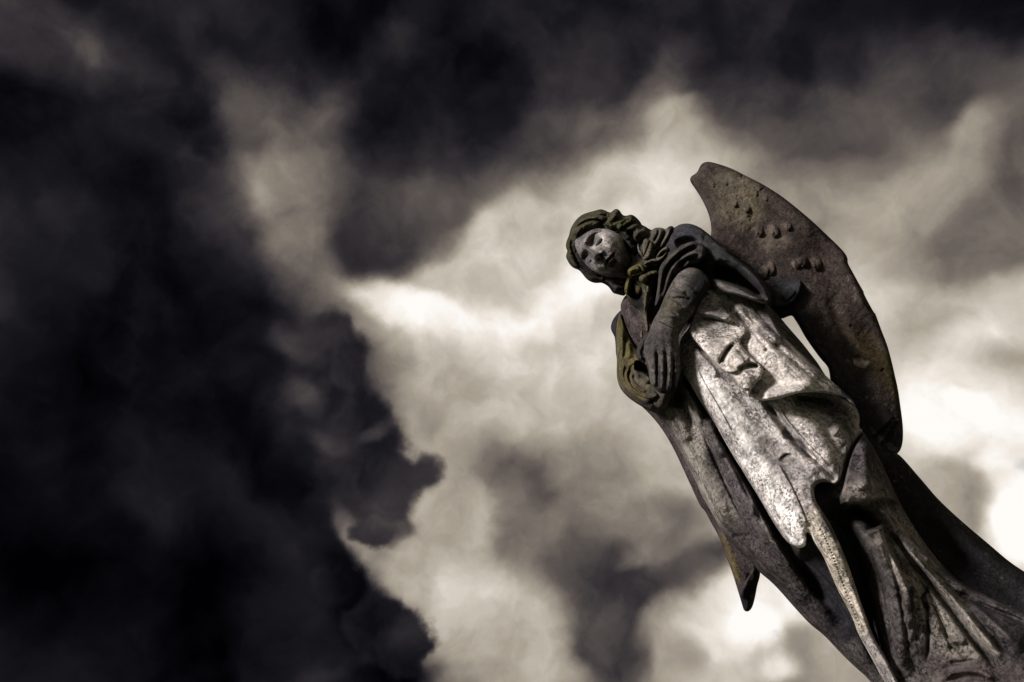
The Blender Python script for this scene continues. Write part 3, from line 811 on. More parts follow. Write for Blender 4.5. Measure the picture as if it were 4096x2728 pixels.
part('skirt_panel', PANEL, M_robe, ('robe', -.02),
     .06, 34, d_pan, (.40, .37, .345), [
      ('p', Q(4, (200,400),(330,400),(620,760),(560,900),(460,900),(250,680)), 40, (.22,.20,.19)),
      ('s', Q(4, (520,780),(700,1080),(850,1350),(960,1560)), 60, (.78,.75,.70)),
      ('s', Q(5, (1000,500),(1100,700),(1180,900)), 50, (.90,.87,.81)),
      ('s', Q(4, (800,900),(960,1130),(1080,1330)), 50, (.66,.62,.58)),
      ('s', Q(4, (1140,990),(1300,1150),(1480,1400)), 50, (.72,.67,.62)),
      ('p', Q(4, (1250,860),(1780,980),(1780,1250),(1680,1350),(1540,1260),(1440,1100)), 60, (.17,.155,.15)),  # shade below the overfold hem put into the panel's colour
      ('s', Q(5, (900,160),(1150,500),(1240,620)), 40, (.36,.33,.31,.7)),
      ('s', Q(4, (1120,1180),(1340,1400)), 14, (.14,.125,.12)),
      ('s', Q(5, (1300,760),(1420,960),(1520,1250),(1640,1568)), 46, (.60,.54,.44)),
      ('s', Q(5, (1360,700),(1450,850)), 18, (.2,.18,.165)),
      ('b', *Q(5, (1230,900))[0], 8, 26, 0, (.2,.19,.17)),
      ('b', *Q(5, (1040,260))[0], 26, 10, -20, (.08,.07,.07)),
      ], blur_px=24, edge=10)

# overfold of the robe, hem hanging in a long curve
FOLD = Q(4, (460,-20),(400,120),(340,270),(320,390),(500,590),(650,715),(740,815),(860,930),(905,946),(1000,944),(1100,926),(1200,893),(1300,878),(1400,876),(1500,890),(1600,925),(1690,980),(1752,1062),(1700,940),(1640,890),(1480,745),(1300,585),(1190,480),(1100,395),(1040,290),(1000,200),(900,40),(700,-60),(550,-60))
def d_fold(f):
    f.k = 1.3
    f.G(Q(4, (860,160),(1000,330),(1200,520),(1400,690),(1580,850)), 8, -.010)
    f.G(Q(4, (780,170),(900,330),(1080,500),(1260,660),(1440,820)), 8, -.009)
    f.G(Q(4, (660,120),(780,280),(900,420),(1020,540)), 7, -.009)
    f.G(Q(4, (900,930),(1000,925),(1150,895),(1300,860),(1430,860),(1560,890)), 34, .022)
    f.G(Q(4, (600,120),(720,230),(860,340),(1010,450),(1150,560)), 12, -.020)
    f.G(Q(4, (700,150),(830,260),(960,360),(1100,470)), 26, .026)
    f.G(Q(4, (830,350),(1000,500),(1200,680),(1400,850)), 55, .030)
    f.G(Q(4, (360,200),(500,215),(620,255),(680,290)), 16, .028)
    f.G(Q(4, (380,240),(500,262),(600,290),(660,310)), 9, -.02)
    f.G(Q(4, (480,130),(600,170),(720,240)), 26, .016)
    f.G(Q(4, (960,880),(1100,870),(1250,830),(1400,830)), 22, .010)
    f.B(*Q(4, (970,525))[0], 9, 6, 0, -.012, 1)
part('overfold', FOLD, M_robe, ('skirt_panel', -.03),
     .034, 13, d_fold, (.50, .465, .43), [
      ('s', Q(4, (1000,180),(1150,400),(1400,640),(1600,840)), 75, (.075,.068,.068)),  # right side, turned from the light, painted darker
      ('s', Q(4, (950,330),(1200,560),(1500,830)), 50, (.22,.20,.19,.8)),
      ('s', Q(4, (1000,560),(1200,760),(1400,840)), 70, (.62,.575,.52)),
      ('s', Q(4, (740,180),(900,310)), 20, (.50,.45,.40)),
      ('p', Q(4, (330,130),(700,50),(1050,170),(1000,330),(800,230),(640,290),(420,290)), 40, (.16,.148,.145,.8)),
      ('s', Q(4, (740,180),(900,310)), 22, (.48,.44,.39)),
      ], blur_px=20, edge=6, back=.03)

RUFF = Q(4, (420,250),(560,265),(680,290),(775,314),(812,344),(808,388),(780,425),(752,452),(780,510),(840,570),(900,618),(942,660),(950,712),(922,770),(872,815),(846,852),(838,895),(852,936),(800,890),(740,815),(700,770),(655,716),(600,694),(555,650),(500,590),(420,500),(330,400),(322,330))
def d_ruff(f):
    f.E(Q(4, (700,480),(655,520),(615,580),(590,650)), 40, .018, 4, g=.030, wg=9)
    f.G(Q(4, (700,478),(660,520),(622,580),(600,640)), 8, -.045)
    f.G(Q(4, (735,690),(790,655),(850,648),(915,662)), 8, -.040)
    f.E(Q(4, (620,700),(700,705),(760,680),(820,650)), 30, .016, 4)
    f.G(Q(4, (760,330),(700,420),(640,470)), 24, .010)
    f.G(Q(4, (700,520),(760,600),(820,630)), 26, .012)
    f.G(Q(4, (840,720),(800,800),(800,860)), 22, .012)
    f.G(Q(4, (420,300),(520,310),(600,330)), 10, -.012)
    f.B(*Q(4, (745,328))[0], 7, 4, 0, -.014, 1); f.B(*Q(4, (775,326))[0], 5, 4, 0, -.012, 1)
part('ruffle', RUFF, M_robe, ('overfold', [(2760,1300,.02),(2830,1270,.04),(2940,1290,.03),(2985,1330,-.008),(2900,1400,-.012),(2860,1430,-.01),(2960,1450,-.014),(3040,1480,-.014),(3000,1560,-.012),(2780,1370,.01)]),
     .034, 11, d_ruff, (.60, .555, .50), [
      ('b', 2830, 1290, 90, 40, 20, (.24,.22,.21)),
      ('b', *Q(4, (560,420))[0], 40, 60, -40, (.36,.33,.30,.7)),
      ], step=2.0, edge=4, back=.03)

# sleeve: rounded shoulder and the wide bell hanging to the right
SLV = Q(3, (-40,720),(0,690),(50,662),(120,656),(180,672),(235,700),(280,735),(320,766),(360,810),(420,862),(470,890),(500,930),(600,1005),(690,1070),(760,1140),(815,1215),(852,1280),(866,1335),(852,1372),(815,1382),(760,1376),(690,1350),(600,1318),(480,1300),(360,1290),(250,1330),(120,1400),(40,1300),(-60,1160),(-120,1000),(-110,850))
def d_slv(f):
    f.G(Q(3, (330,1075),(450,1110),(560,1155),(660,1215),(740,1275),(800,1320)), [26,30,30,24,15,8], -.15)
    f.G(Q(3, (300,1190),(400,1210),(520,1270),(640,1320),(740,1345),(800,1355)), [24,20,14,9], .020)
    f.G(Q(3, (330,860),(450,920),(580,1010),(700,1110),(800,1230),(848,1330)), [30,26,16,10], .030)
    f.G(Q(3, (300,1130),(330,1200),(300,1290)), 24, -.02)
    f.G(Q(3, (0,860),(80,820),(170,820),(230,840)), 20, -.035)
    f.G(Q(3, (-60,790),(50,760),(170,760),(260,800)), 30, .02)
    f.G(Q(3, (360,900),(460,930),(520,980)), 8, -.006)
    f.G(Q(3, (330,930),(420,970),(500,1000)), 6, .005)
    f.G(Q(3, (150,1050),(230,1150),(230,1290)), 50, -.05)
part('sleeve', SLV, M_dark, [(2780,930,-.06),(2700,1050,-.14),(2850,1060,-.13),(2950,1100,-.14),(3080,1200,-.12),(2950,1200,-.17),(2800,1200,-.17)],
     .10, 50, d_slv, (.060,.057,.062), [
      ('p', Q(3, (330,1150),(300,1230),(330,1330),(860,1400),(840,1350),(740,1330),(560,1240),(420,1170)), 8, (.30,.275,.25)),
      ('p', Q(3, (320,1030),(470,1070),(620,1130),(740,1230),(800,1320),(770,1330),(640,1290),(520,1220),(400,1170),(320,1160)), 14, (.040,.042,.028)),
      ('b', *Q(3, (555,1190))[0], 9, 7, 0, (.20,.21,.13)),
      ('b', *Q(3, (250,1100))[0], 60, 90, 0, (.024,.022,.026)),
      ('b', *Q(3, (400,940))[0], 50, 30, 40, (.06,.065,.062)),
      ('b', *Q(3, (130,740))[0], 70, 40, 20, (.078,.078,.088)),
      ], step=2.5, blur_px=20)

# cuff rolled round the upper arm
CUFF = Q(1, (2090,690),(2105,760),(2085,830),(2040,895),(1960,930),(1860,935),(1790,1000),(1700,1080),(1640,1180),(1590,1290),(1560,1390),(1500,1420),(1440,1500),(1405,1500),(1425,1380),(1450,1240),(1455,1120),(1465,1000),(1500,930),(1570,840),(1650,770),(1740,700),(1850,640),(1940,620),(2030,650))
def d_cuff(f):
    f.G(Q(1, (2000,640),(1870,660),(1740,740),(1620,850),(1530,960),(1490,1100),(1470,1260),(1440,1420)), 9, .022)
    f.G(Q(1, (1980,700),(1860,740),(1740,820),(1640,920),(1560,1030),(1530,1180),(1510,1330)), 8, -.034)
    f.G(Q(1, (2060,760),(1900,790),(1780,850),(1680,940),(1610,1060),(1560,1220),(1520,1380)), 9, .022)
    f.G(Q(1, (1960,860),(1880,850),(1800,900),(1720,990)), 7, -.024)
    f.G(Q(1, (1840,860),(1868,920),(1840,970),(1740,1030),(1680,1100)), 7, .018)
    f.B(*Q(1, (2050,820))[0], 17, 17, 0, .024)
    f.B(*Q(1, (1760,900))[0], 15, 15, 0, -.026)
part('cuff', CUFF, M_dark, [(2810,1020,-.22),(2700,1020,-.22),(2640,1180,-.24)], .045, 22, d_cuff, (.072,.068,.066), [
      ('s', Q(1, (1900,650),(1650,830),(1500,1050),(1450,1300)), 12, (.12,.108,.085,.8)),
      ('s', Q(1, (1900,780),(1700,920),(1560,1180)), 10, (.13,.118,.11,.8)),
      ], step=2.0, edge=4)

# right-hand arm of the picture, with its hand laid over the other wrist: one continuous form
ARM = (Q(2, (1230,-20),(1290,60),(1270,160),(1180,290),(1110,400),(1050,480),(1000,550),(960,610),(950,680),(955,770),(975,880),(984,980),(965,1070),(945,1130),(938,1180),(910,1225),(880,1250),(840,1258),(815,1245),(790,1240),(760,1236),(735,1215),(712,1190),(690,1170),(662,1150),(650,1090),(645,1030),(640,960),(615,890),(592,820),(585,760),(590,690),(620,640),(652,600),(662,530),(700,450),(750,370),(790,270),(830,150),(900,30),(980,-60),(1120,-90)))
def d_arm(f):
    for a, b, c, d in ((1010,40,1130,150), (930,90,1060,220), (880,200,1010,330), (830,300,950,420)):
        f.G(Q(2, (a - 60,b + 30),(a,b + 40),(c - 60,d - 40),(c,d + 10)), 6, -.008)
        f.G(Q(2, (a - 50,b + 50),(a + 10,b + 64),(c - 50,d - 14),(c,d + 40)), 8, .007)
    f.G(Q(2, (1000,-20),(960,120),(900,260),(860,400)), 40, .012)
    f.E(Q(2, (720,480),(790,490),(850,530),(920,560)), 16, .012, 5)
    f.G(Q(2, (700,440),(780,420),(880,420),(980,440)), 9, .010); f.G(Q(2, (820,270),(900,250),(1000,240),(1080,270)), 8, -.010)
    f.G(Q(2, (850,180),(930,160),(1020,180)), 7, .006)
    f.G(Q(2, (900,560),(960,460),(1040,360)), 18, -.01)
    # knuckles and four fingers of unequal length
    for pts, w, a in (
        (((680,640),(690,800),(685,950),(690,1080),(700,1170)), 15, .018),
        (((760,620),(785,800),(782,960),(775,1100),(770,1215)), 15, .024),
        (((840,620),(865,800),(865,960),(855,1110),(838,1235)), 15, .023),
        (((900,640),(930,800),(935,960),(922,1090),(900,1200)), 15, .022)):
        f.G(Q(2, *pts), w*1.0, [a*.15, a*.6, a, a, a*.9], .08)
    for pts in (((720,780),(735,900),(732,1040),(728,1180)), ((805,780),(825,900),(820,1040),(808,1225)), ((885,780),(902,900),(898,1040),(880,1220))):
        f.G(Q(2, *pts), 5.5, [-.002, -.010, -.015, -.014], .1)
    for (x, y) in ((692,815),(785,790),(862,800),(926,830)):
        f.B(*Q(2, (x, y))[0], 14, 13, 0, .007)
    for (x, y) in ((690,1010),(780,1010),(862,1020),(930,1010)):
        f.B(*Q(2, (x, y))[0], 12, 10, 0, .006)
    for (x, y) in ((700,1150),(772,1195),(840,1215),(900,1180)):
        f.B(*Q(2, (x, y))[0], 8, 9, 0, .005)
arm = part('arm', ARM, M_dark, [(2800,1090,-.235),(2730,1200,-.27),(2690,1310,-.29),(2680,1400,-.29),(2680,1550,-.28)], .055, 52, d_arm, (.15,.135,.12), [
      ('b', *Q(2, (1000,60))[0], 60, 60, 0, (.22,.20,.18)),
      ('b', *Q(2, (1180,160))[0], 60, 90, 30, (.030,.028,.030)),
      ('b', *Q(2, (870,310))[0], 50, 40, 0, (.12,.108,.082)),
      ('b', *Q(2, (760,700))[0], 60, 60, 0, (.085,.075,.072)),
      ('s', Q(2, (740,800),(720,1200)), 9, (.03,.027,.03,.8)), ('s', Q(2, (815,880),(812,1200)), 7, (.03,.027,.03,.7)), ('s', Q(2, (895,860),(890,1200)), 7, (.03,.027,.03,.7)),  # shade between the fingers painted along their grooves
      ('s', Q(2, (700,1190),(800,1250),(900,1200)), 14, (.025,.022,.024)),
      ], step=2.0, edge=5, blur_px=12)
arm['label'] = 'forearm and hand laid palm down over the other wrist'
# thumb reaching under
THB = Q(2, (640,640),(590,650),(545,690),(515,760),(505,830),(520,880),(560,905),(590,930),(610,905),(600,870),(575,840),(575,800),(600,760),(650,740))
def d_thb(f):
    f.G(Q(2, (610,680),(550,760),(545,830),(580,890)), 12, .012)
part('thumb', THB, M_dark, -.265, .022, 12, d_thb, (.06,.054,.055), [], step=2.0, edge=4, parent=arm)

# left sleeve hanging in a loop, mossy outside
SLL = Q(2, (345,385),(318,450),(300,560),(296,680),(302,800),(308,920),(304,1010),(308,1080),(330,1160),(370,1225),(430,1285),(500,1335),(560,1372),(640,1415),(700,1440),(760,1448),(820,1430),(850,1385),(866,1320),(905,1240),(960,1160),(900,1000),(800,900),(620,840),(520,790),(470,700),(420,590),(380,480))
def d_sll(f):
    f.G(Q(2, (480,1010),(450,1060),(470,1120),(530,1190),(620,1230)), 8, .016)
    f.G(Q(2, (430,960),(400,1040),(420,1120),(490,1210),(600,1270),(700,1290)), 8, .016)
    f.G(Q(2, (455,985),(425,1050),(445,1120),(510,1200),(610,1250)), 5, -.014)
    f.G(Q(2, (390,900),(360,1010),(375,1110),(440,1210),(560,1300),(680,1340)), 10, .018)
    f.G(Q(2, (410,930),(380,1030),(398,1120),(465,1215),(580,1290),(690,1315)), 5, -.012)
    f.G(Q(2, (500,900),(440,930),(410,980)), 8, .01)
    f.E(Q(2, (700,1370),(620,1330),(680,1290),(740,1240)), 26, .016, 5)
    f.G(Q(2, (360,560),(350,700),(350,850),(330,1000)), 12, .014)
    f.G(Q(2, (400,640),(400,760),(380,880)), 8, -.016)
    f.G(Q(2, (430,700),(440,800),(430,880)), 10, .012)
    f.L(Q(2, (500,880),(580,900),(650,960),(660,1090),(600,1040),(490,1005),(480,960)), -.12, 14, 1)
    f.G(Q(2, (500,1030),(570,1020),(630,1070),(655,1130)), 16, .035)
    f.B(*Q(2, (690,1310))[0], 26, 12, -30, -.008)
part('sleeve', SLL, M_dark, [(2480,1300,-.04),(2480,1500,-.08),(2560,1600,-.13),(2680,1620,-.16),(2640,1450,-.16)], .085, 42, d_sll, (.095,.082,.062), [
      ('s', Q(2, (370,500),(440,740),(470,900)), 30, (.150,.130,.050)),
      ('s', Q(2, (320,700),(330,950),(360,1150)), 16, (.14,.12,.058)),
      ('s', Q(2, (400,900),(410,1100),(560,1290)), 22, (.15,.12,.055,.8)),
      ('b', *Q(2, (700,1380))[0], 60, 30, 20, (.075,.064,.060)),
      ('p', Q(2, (490,880),(590,890),(660,960),(665,1090),(600,1040),(480,1010)), 10, (.010,.009,.010)),  # inside of the loop painted black for its shade
      ('b', *Q(2, (570,1090))[0], 40, 26, 30, (.13,.115,.08)),
      ('b', *Q(2, (470,850))[0], 5, 5, 0, (.03,.03,.02)),
      ], step=2.0, edge=5, blur_px=12)

# ---------------- head
HEAD = Q(1, (318,640),(330,600),(380,560),(440,510),(510,465),(600,430),(700,415),(800,440),(900,490),(1000,560),(1080,640),(1170,700),(1250,800),(1340,950),(1330,1080),(1230,1150),(1120,1160),(1010,1140),(930,1118),(860,1116),(780,1106),(690,1082),(600,1040),(520,980),(450,915),(390,840),(350,750))
def d_head(f):
    Z = lambda x, y: Q(1, (x, y))[0]
    s = .2972
    # overall face bulge towards the viewer, jaw and neck set back
    f.B(*Z(660, 760), 105, 88, 45, .045)
    f.G(Q(1, (1040,560),(1110,700),(1120,830),(1100,960),(1060,1100)), 26, -.075)
    f.B(*Z(1180, 900), 46, 60, 0, .012)
    f.B(*Z(960, 940), 34, 34, 0, .018)          # chin
    f.B(*Z(800, 600), 48, 36, 40, .018)         # cheek
    f.B(*Z(640, 1000), 30, 24, 40, .010)
    f.B(*Z(430, 660), 34, 44, 40, .014)         # forehead
    # eye hollows, brows, lids and eyeballs
    f.B(*Z(580, 620), 31, 22, -62, -.052)
    f.B(*Z(490, 830), 29, 18, -72, -.048)
    f.E(Q(1, (500,660),(490,600),(540,535),(620,490),(700,480)), 16, .012, 7)
    
    f.G(Q(1, (430,860),(410,790),(440,740)), 9, .007)
    f.B(*Z(638, 615), 12, 16, 25, .026)
    f.B(*Z(520, 872), 11, 15, 15, .022)
    f.G(Q(1, (598,650),(592,600),(620,565),(665,550)), 3, .005)
    f.G(Q(1, (612,690),(650,670),(690,625),(705,585)), 4.5, -.020)
    
    f.G(Q(1, (488,850),(490,890),(510,925)), 3, .008)
    f.G(Q(1, (545,835),(562,870),(550,915)), 4, -.006)
    # nose
    f.G(Q(1, (455,705),(510,735),(560,775),(610,815)), [9,8,9,12], [.020,.040,.056,.068], 0)
    f.B(*Z(622, 820), 13, 12, 0, .018)
    f.B(*Z(692, 765), 10, 9, 30, .014)
    f.B(*Z(612, 885), 11, 12, 0, .010)
    f.B(*Z(684, 806), 8.5, 6.5, -35, -.034, 1)
    f.B(*Z(652, 862), 7, 6, -35, -.028, 1)
    f.G(Q(1, (690,850),(715,870)), 5, -.008)
    # mouth
    f.G(Q(1, (748,960),(728,910),(748,870),(790,830),(836,795)), 6.5, [.006,.016,.018,.016,.004], 0)
    f.G(Q(1, (758,985),(750,935),(765,895),(800,862),(845,815),(860,790)), 4.2, [-.010,-.022,-.024,-.024,-.020], 0)
    f.G(Q(1, (790,945),(790,910),(820,875),(850,850)), 9, .020)
    f.G(Q(1, (830,970),(840,920),(890,880)), 9, -.015)
    # neck tendons
    f.G(Q(1, (1100,700),(1200,840),(1290,960)), 14, .012)
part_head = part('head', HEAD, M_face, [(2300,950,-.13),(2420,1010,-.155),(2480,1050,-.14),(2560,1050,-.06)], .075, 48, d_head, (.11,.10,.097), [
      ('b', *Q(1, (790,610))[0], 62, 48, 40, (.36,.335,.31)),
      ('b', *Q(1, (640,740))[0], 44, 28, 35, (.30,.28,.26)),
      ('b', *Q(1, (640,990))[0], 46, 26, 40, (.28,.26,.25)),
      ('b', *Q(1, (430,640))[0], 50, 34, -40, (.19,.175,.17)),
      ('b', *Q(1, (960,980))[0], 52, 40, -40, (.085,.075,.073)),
      ('b', *Q(1, (1060,740))[0], 20, 60, -20, (.05,.046,.045)),  # shade behind the jaw painted onto the neck
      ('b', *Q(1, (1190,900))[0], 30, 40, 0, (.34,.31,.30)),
      ('b', *Q(1, (590,625))[0], 10, 20, 20, (.09,.08,.08,.7)),  # eye hollow filled dark in the colour, as shade
      ], step=1.5, edge=3, blur_px=10, rough=.0010)

HAIR = Q(1, (255,545),(270,470),(305,395),(365,315),(440,258),(520,232),(560,222),(600,212),(650,196),(690,190),(740,205),(780,228),(820,236),(850,205),(890,182),(930,200),(955,235),(975,268),(1020,282),(1060,268),(1100,262),(1150,290),(1195,335),(1225,375),(1235,402),(1290,425),(1330,455),(1370,470),(1380,560),(1330,640),(1250,700),(1180,740),(1150,900),(1100,1100),(1060,1250),(1010,1360),(960,1352),(900,1335),(850,1322),(825,1285),(790,1235),(740,1200),(690,1180),(640,1186),(590,1183),(530,1160),(480,1120),(440,1065),(390,1008),(330,990),(280,955),(240,895),(211,830),(225,780),(235,745),(214,715),(213,650),(235,590))
FACE_IN = Q(1, (338,640),(380,585),(440,530),(510,480),(600,445),(700,425),(790,470),(900,530),(1000,600),(1080,690),(1150,800),(1200,1000),(1100,1120),(1010,1125),(900,1105),(800,1100),(700,1070),(600,1025),(510,960),(430,880),(370,780))
def d_hair(f):
    r = np.hypot(f.X - 2440, (f.Y - 1010)*1.1)
    f.h += .0032*np.sin(r/3.6 + fbm(f.X, f.Y, 60, 3)*9)*(.5 + fbm(f.X, f.Y, 25, 2))
    f.L(FACE_IN, -.16, 20, 1)
    # crown waves
    f.G(Q(1, (290,560),(380,470),(480,400),(600,370),(690,400)), 16, .030)
    f.G(Q(1, (330,420),(430,330),(560,290),(660,300),(760,340)), 13, .024)
    f.G(Q(1, (300,500),(400,400),(520,340),(640,335),(720,370)), 6, -.022)
    f.G(Q(1, (560,250),(700,240),(820,270),(900,250)), 12, .018)
    f.G(Q(1, (420,300),(560,262),(700,270),(800,300)), 5, -.014)
    f.G(Q(1, (740,420),(800,350),(860,300),(900,230)), 15, .026)
    f.G(Q(1, (700,400),(760,330),(830,280)), 6, -.018)
    f.G(Q(1, (790,440),(880,390),(950,330),(1000,290)), 12, .020)
    f.G(Q(1, (850,340),(930,330),(970,280)), 6, -.020)
    f.G(Q(1, (900,470),(980,400),(1060,320),(1130,300)), 15, .030)
    f.G(Q(1, (960,400),(1020,350),(1080,310)), 5, -.014)
    f.G(Q(1, (1000,560),(1060,470),(1140,400),(1210,390)), 15, .024)
    f.G(Q(1, (940,480),(1020,420),(1120,380),(1200,370)), 6, -.022)
    f.G(Q(1, (1080,640),(1150,540),(1230,470),(1320,470)), 16, .024)
    f.G(Q(1, (1020,500),(1100,500),(1110,600),(1150,680)), 9, -.030)
    f.B(*Q(1, (1045,575))[0], 9, 7, 20, .024)   # ear lobe
    # far side tresses
    f.G(Q(1, (260,560),(240,640),(250,720),(290,800)), 14, .020)
    f.G(Q(1, (300,600),(280,700),(320,800),(370,900)), 6, -.018)
    f.G(Q(1, (240,760),(250,850),(310,930),(400,980),(480,1060)), 12, .020)
    f.G(Q(1, (330,860),(400,940),(500,1030),(600,1090),(720,1120)), 7, -.022)
    f.G(Q(1, (440,1010),(530,1100),(640,1140),(760,1150),(860,1220),(960,1300)), 13, .022)
    f.G(Q(1, (700,1110),(800,1160),(900,1200),(1010,1220)), 7, -.020)
    f.G(Q(1, (820,1140),(920,1160),(1010,1180)), 9, .014)
    f.B(*Q(1, (570,218))[0], 7, 3, -20, .012)
part('hair', HAIR, M_dark, [(2290,950,-.08),(2400,880,-.10),(2550,900,-.08),(2480,1170,-.04),(2300,1080,-.07),(2600,930,-.06)], .095, 36, d_hair, (.070,.066,.048), [
      ('s', Q(1, (300,520),(420,350),(620,270),(820,300)), 26, (.082,.076,.042)),
      ('s', Q(1, (900,420),(1040,340),(1160,330)), 22, (.085,.080,.038)),
      ('s', Q(1, (270,560),(235,680),(250,800)), 14, (.075,.070,.030)),
      ('s', Q(1, (600,410),(820,460),(1000,580)), 16, (.030,.029,.022)),
      ('s', Q(1, (340,700),(420,920),(600,1080),(800,1130)), 16, (.022,.020,.020)),
      ('s', Q(1, (700,1180),(900,1280),(1000,1330)), 26, (.055,.045,.042)),
      ('b', *Q(1, (1220,480))[0], 36, 24, 30, (.12,.108,.085)),
      ], step=1.5, edge=4, rough=.0014)

# ---------------- collar folds and garland
COL = Q(1, (1180,640),(1240,560),(1310,490),(1370,470),(1400,448),(1450,436),(1510,440),(1555,462),(1590,425),(1640,412),(1672,440),(1670,500),(1690,560),(1720,640),(1660,730),(1580,820),(1490,930),(1480,1060),(1440,1200),(1420,1400),(1380,1600),(1240,1620),(1180,1500),(1120,1300),(1140,1120),(1180,1000),(1240,900),(1200,760))
def d_col(f):
    f.G(Q(1, (1430,450),(1420,520),(1380,600),(1330,680)), 11, .022)
    f.G(Q(1, (1500,450),(1480,530),(1440,620),(1380,720)), 11, .024)
    f.G(Q(1, (1465,460),(1450,530),(1400,620)), 4, -.022)
    f.G(Q(1, (1625,425),(1590,520),(1540,610),(1490,690)), 10, .034)
    f.G(Q(1, (1560,470),(1530,560),(1480,650),(1430,720)), 6, -.030)
    f.G(Q(1, (1580,700),(1520,730),(1460,790),(1430,850)), 13, -.034)
    f.E(Q(1, (1430,740),(1500,690),(1570,690),(1590,740),(1560,800)), 8, .014, 4)
    f.G(Q(1, (1650,720),(1560,840),(1490,960),(1460,1150),(1430,1350)), 10, .016)
    f.G(Q(1, (1340,900),(1400,1000),(1400,1160),(1340,1300)), 18, -.03)
part('collar', COL, M_dark, [(2600,930,-.10),(2680,930,-.10),(2620,1030,-.13),(2600,1200,-.13)], .05, 30, d_col, (.13,.115,.09), [
      ('b', *Q(1, (1540,560))[0], 60, 60, 0, (.15,.135,.11)),
      ('b', *Q(1, (1640,480))[0], 12, 40, 20, (.05,.046,.045)),
      ('b', *Q(1, (1380,1180))[0], 36, 70, 0, (.022,.020,.016)),
      ('b', *Q(1, (1510,760))[0], 26, 10, -50, (.02,.018,.018)),
      ], step=2.0, edge=4)

gar = part('garland', Q(1, (1240,860),(1320,820),(1440,850),(1480,920),(1470,1000),(1440,1100),(1400,1250),(1370,1400),(1330,1568),(1300,1680),(1250,1700),(1240,1600),(1200,1540),(1120,1500),(1060,1440),(1030,1370),(1010,1290),(1020,1180),(1040,1080),(1100,960)),
     M_dark, -.17, .035, 26, lambda f: (f.G(Q(1, (1260,1200),(1290,1350),(1280,1500),(1270,1650)), 14, .03), f.B(*Q(1, (1150,1330))[0], 26, 40, 0, -.04),
        f.B(*Q(1, (1380,1000))[0], 20, 12, 0, -.03), f.G(Q(1, (1120,1120),(1130,1220),(1100,1300)), 12, -.03)),
     (.060,.055,.030), [('b', *Q(1, (1160,1380))[0], 34, 50, 0, (.013,.012,.010)), ('b', *Q(1, (1110,1190))[0], 14, 30, 0, (.018,.017,.010)),  # hollows between the blooms painted dark as shade
        ('s', Q(1, (1300,1250),(1290,1400),(1270,1600)), 14, (.16,.14,.105)), ('s', Q(1, (1030,1150),(1020,1280)), 12, MOSS)], step=2.0, edge=4)
def bloom(out, base, T, detail, colr, ops=(), nm='flower'):
    return part(nm, out, M_dark, base, T, 11, detail, colr, ops, step=1.5, edge=3, parent=gar, rough=.001)
bloom(Q(1, (1045,1060),(1042,1010),(1080,975),(1130,950),(1190,925),(1240,930),(1270,970),(1290,1030),(1250,1060),(1200,1080),(1130,1095),(1070,1100)), -.215, .03,
      lambda f: (f.G(Q(1, (1060,1030),(1130,990),(1210,985)), 9, .014), f.G(Q(1, (1080,1070),(1160,1045),(1230,1030)), 4, -.012), f.G(Q(1, (1180,940),(1230,990),(1220,1040)), 4, -.01)), (.175,.155,.058))
bloom(Q(1, (1190,1110),(1220,1070),(1280,1055),(1330,1030),(1400,1015),(1450,1020),(1455,1065),(1400,1080),(1330,1100),(1320,1150),(1290,1180),(1240,1185),(1200,1155)), -.215, .034,
      lambda f: (f.B(*Q(1, (1255,1120))[0], 17, 16, 0, .02), f.G(Q(1, (1320,1060),(1420,1040)), 8, .01)), (.125,.110,.060))
bloom(Q(1, (1000,1300),(1005,1220),(1030,1140),(1070,1110),(1100,1150),(1105,1210),(1080,1280),(1060,1330),(1030,1350)), -.19, .03,
      lambda f: (f.G(Q(1, (1060,1130),(1050,1200),(1025,1290)), 8, .012), f.G(Q(1, (1080,1150),(1075,1230)), 3, -.01)), (.155,.135,.050))
bloom(Q(1, (1120,1180),(1180,1200),(1250,1230),(1250,1310),(1200,1350),(1150,1330),(1130,1260)), -.185, .026, lambda f: f.B(*Q(1, (1190,1270))[0], 12, 14, 0, .01), (.075,.068,.03))
LEAF = [
 ((1250,860),(1240,760),(1240,680),(1260,600),(1300,580),(1350,610),(1385,660),(1390,720),(1370,780),(1340,850),(1290,880)),
 ((1180,740),(1172,690),(1190,640),(1205,700),(1230,740),(1260,790),(1270,850),(1230,820),(1200,790)),
 ((1300,880),(1350,860),(1420,850),(1460,880),(1450,910),(1380,910),(1320,925),(1270,945),(1262,920)),
 ((1280,1250),(1320,1210),(1350,1260),(1330,1330),(1300,1390),(1270,1350)),
 ((1310,1420),(1350,1370),(1390,1340),(1370,1400),(1330,1480),(1310,1560),(1300,1500)),
 ((1420,860),(1440,800),(1500,730),(1560,690),(1590,700),(1600,740),(1570,790),(1520,850),(1480,890),(1440,900)),
]
for i, l in enumerate(LEAF):
    c = np.mean(np.array(l), 0)
    a, b = np.array(l)[0], np.array(l)[len(l)//2]
    hollow = i == 5
    bloom(Q(1, *l), -.20 if i != 3 else -.215, .018, (lambda f, a=a, b=b, c=c, hollow=hollow: (f.G(Q(1, tuple(a), tuple(c), tuple(b)), 4, -.008), f.h.__iadd__(.006), f.B(*Q(1, tuple(c))[0], 20, 8, -45, -.03) if hollow else None)),
          [(.165,.148,.105),(.19,.175,.15),(.17,.152,.11),(.15,.135,.075),(.17,.15,.105),(.18,.165,.12)][i], nm='leaf')
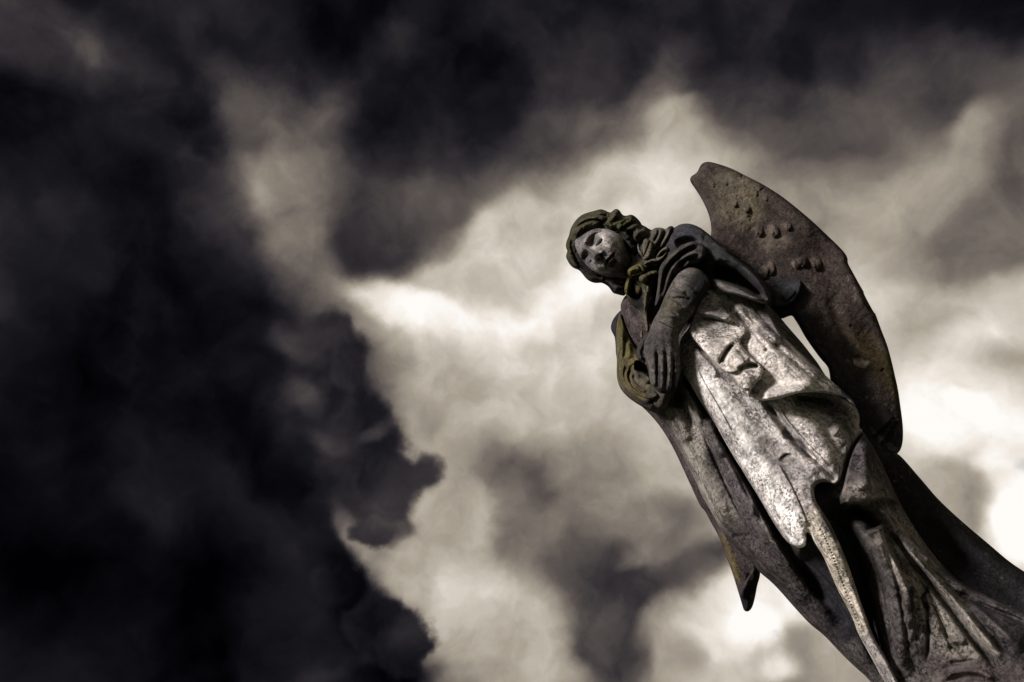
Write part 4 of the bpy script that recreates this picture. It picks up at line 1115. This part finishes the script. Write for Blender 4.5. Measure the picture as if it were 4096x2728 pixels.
stem = part('stem', Q(2, (585,160),(615,110),(645,130),(640,200),(625,290),(635,380),(640,470),(655,540),(640,600),(610,600),(600,520),(580,420),(575,340),(590,260)), M_dark, -.20, .022, 10,
     lambda f: (f.G(Q(2, (620,150),(605,300),(615,450),(630,570)), 6, .008), f.G(Q(2, (650,230),(625,300),(630,380)), 4, -.008)), (.165,.145,.105), [], step=1.5, edge=3, parent=gar)
part('leaf', Q(2, (555,600),(565,570),(585,545),(580,590),(582,640),(575,670),(560,660),(552,630)), M_dark, -.20, .014, 8, None, (.19,.165,.105), [], step=1.5, edge=3, parent=gar)

# ------------------------------------------------------------------ plinth and ground (below the picture)
def simple(name, verts, faces, col):
    me = bpy.data.meshes.new(name)
    me.from_pydata(verts, [], faces)
    m = bpy.data.materials.new(name + '_surface')
    m.use_nodes = True
    b = m.node_tree.nodes['Principled BSDF']
    b.inputs['Roughness'].default_value = .95
    n = m.node_tree.nodes.new('ShaderNodeTexNoise'); n.inputs['Scale'].default_value = 14; n.inputs['Detail'].default_value = 6
    r = m.node_tree.nodes.new('ShaderNodeValToRGB')
    r.color_ramp.elements[0].color = tuple(c*.45 for c in col) + (1,)
    r.color_ramp.elements[1].color = tuple(c*1.4 for c in col) + (1,)
    t = m.node_tree.nodes.new('ShaderNodeTexCoord')
    m.node_tree.links.new(t.outputs['Object'], n.inputs['Vector'])
    m.node_tree.links.new(n.outputs['Fac'], r.inputs[0]); m.node_tree.links.new(r.outputs[0], b.inputs['Base Color'])
    me.materials.append(m)
    o = bpy.data.objects.new(name, me)
    scene.collection.objects.link(o)
    return o
cx, cy = root.location.x, root.location.y
V, Fc = [], []
prof = [(0.0, .78), (.16, .78), (.18, .70), (PLINTH_Z - .20, .62), (PLINTH_Z - .16, .66), (PLINTH_Z - .03, .66), (PLINTH_Z, .63)]
for z, hw in prof:
    V += [(cx - hw, cy - hw, z), (cx + hw, cy - hw, z), (cx + hw, cy + hw, z), (cx - hw, cy + hw, z)]
for i in range(len(prof) - 1):
    for j in range(4):
        Fc.append((i*4 + j, i*4 + (j + 1) % 4, i*4 + 4 + (j + 1) % 4, i*4 + 4 + j))
Fc.append(tuple(range(len(V) - 4, len(V))))
pl = simple('plinth', V, Fc, (.22, .20, .18))
pl['label'] = 'square stone plinth the angel stands on, mostly below the picture'
pl['category'] = 'plinth'
S = 1500.0
gd = simple('ground', [(-S, -S, 0), (S, -S, 0), (S, S, 0), (-S, S, 0)], [(0, 1, 2, 3)], (.05, .06, .03))
gd['kind'] = 'structure'
print('PLINTH_Z', PLINTH_Z, 'corner z', (CAM + (lambda r: r/r[1]*DIST)(rays(np.array([4096.0]), np.array([2728.0]))[0])))
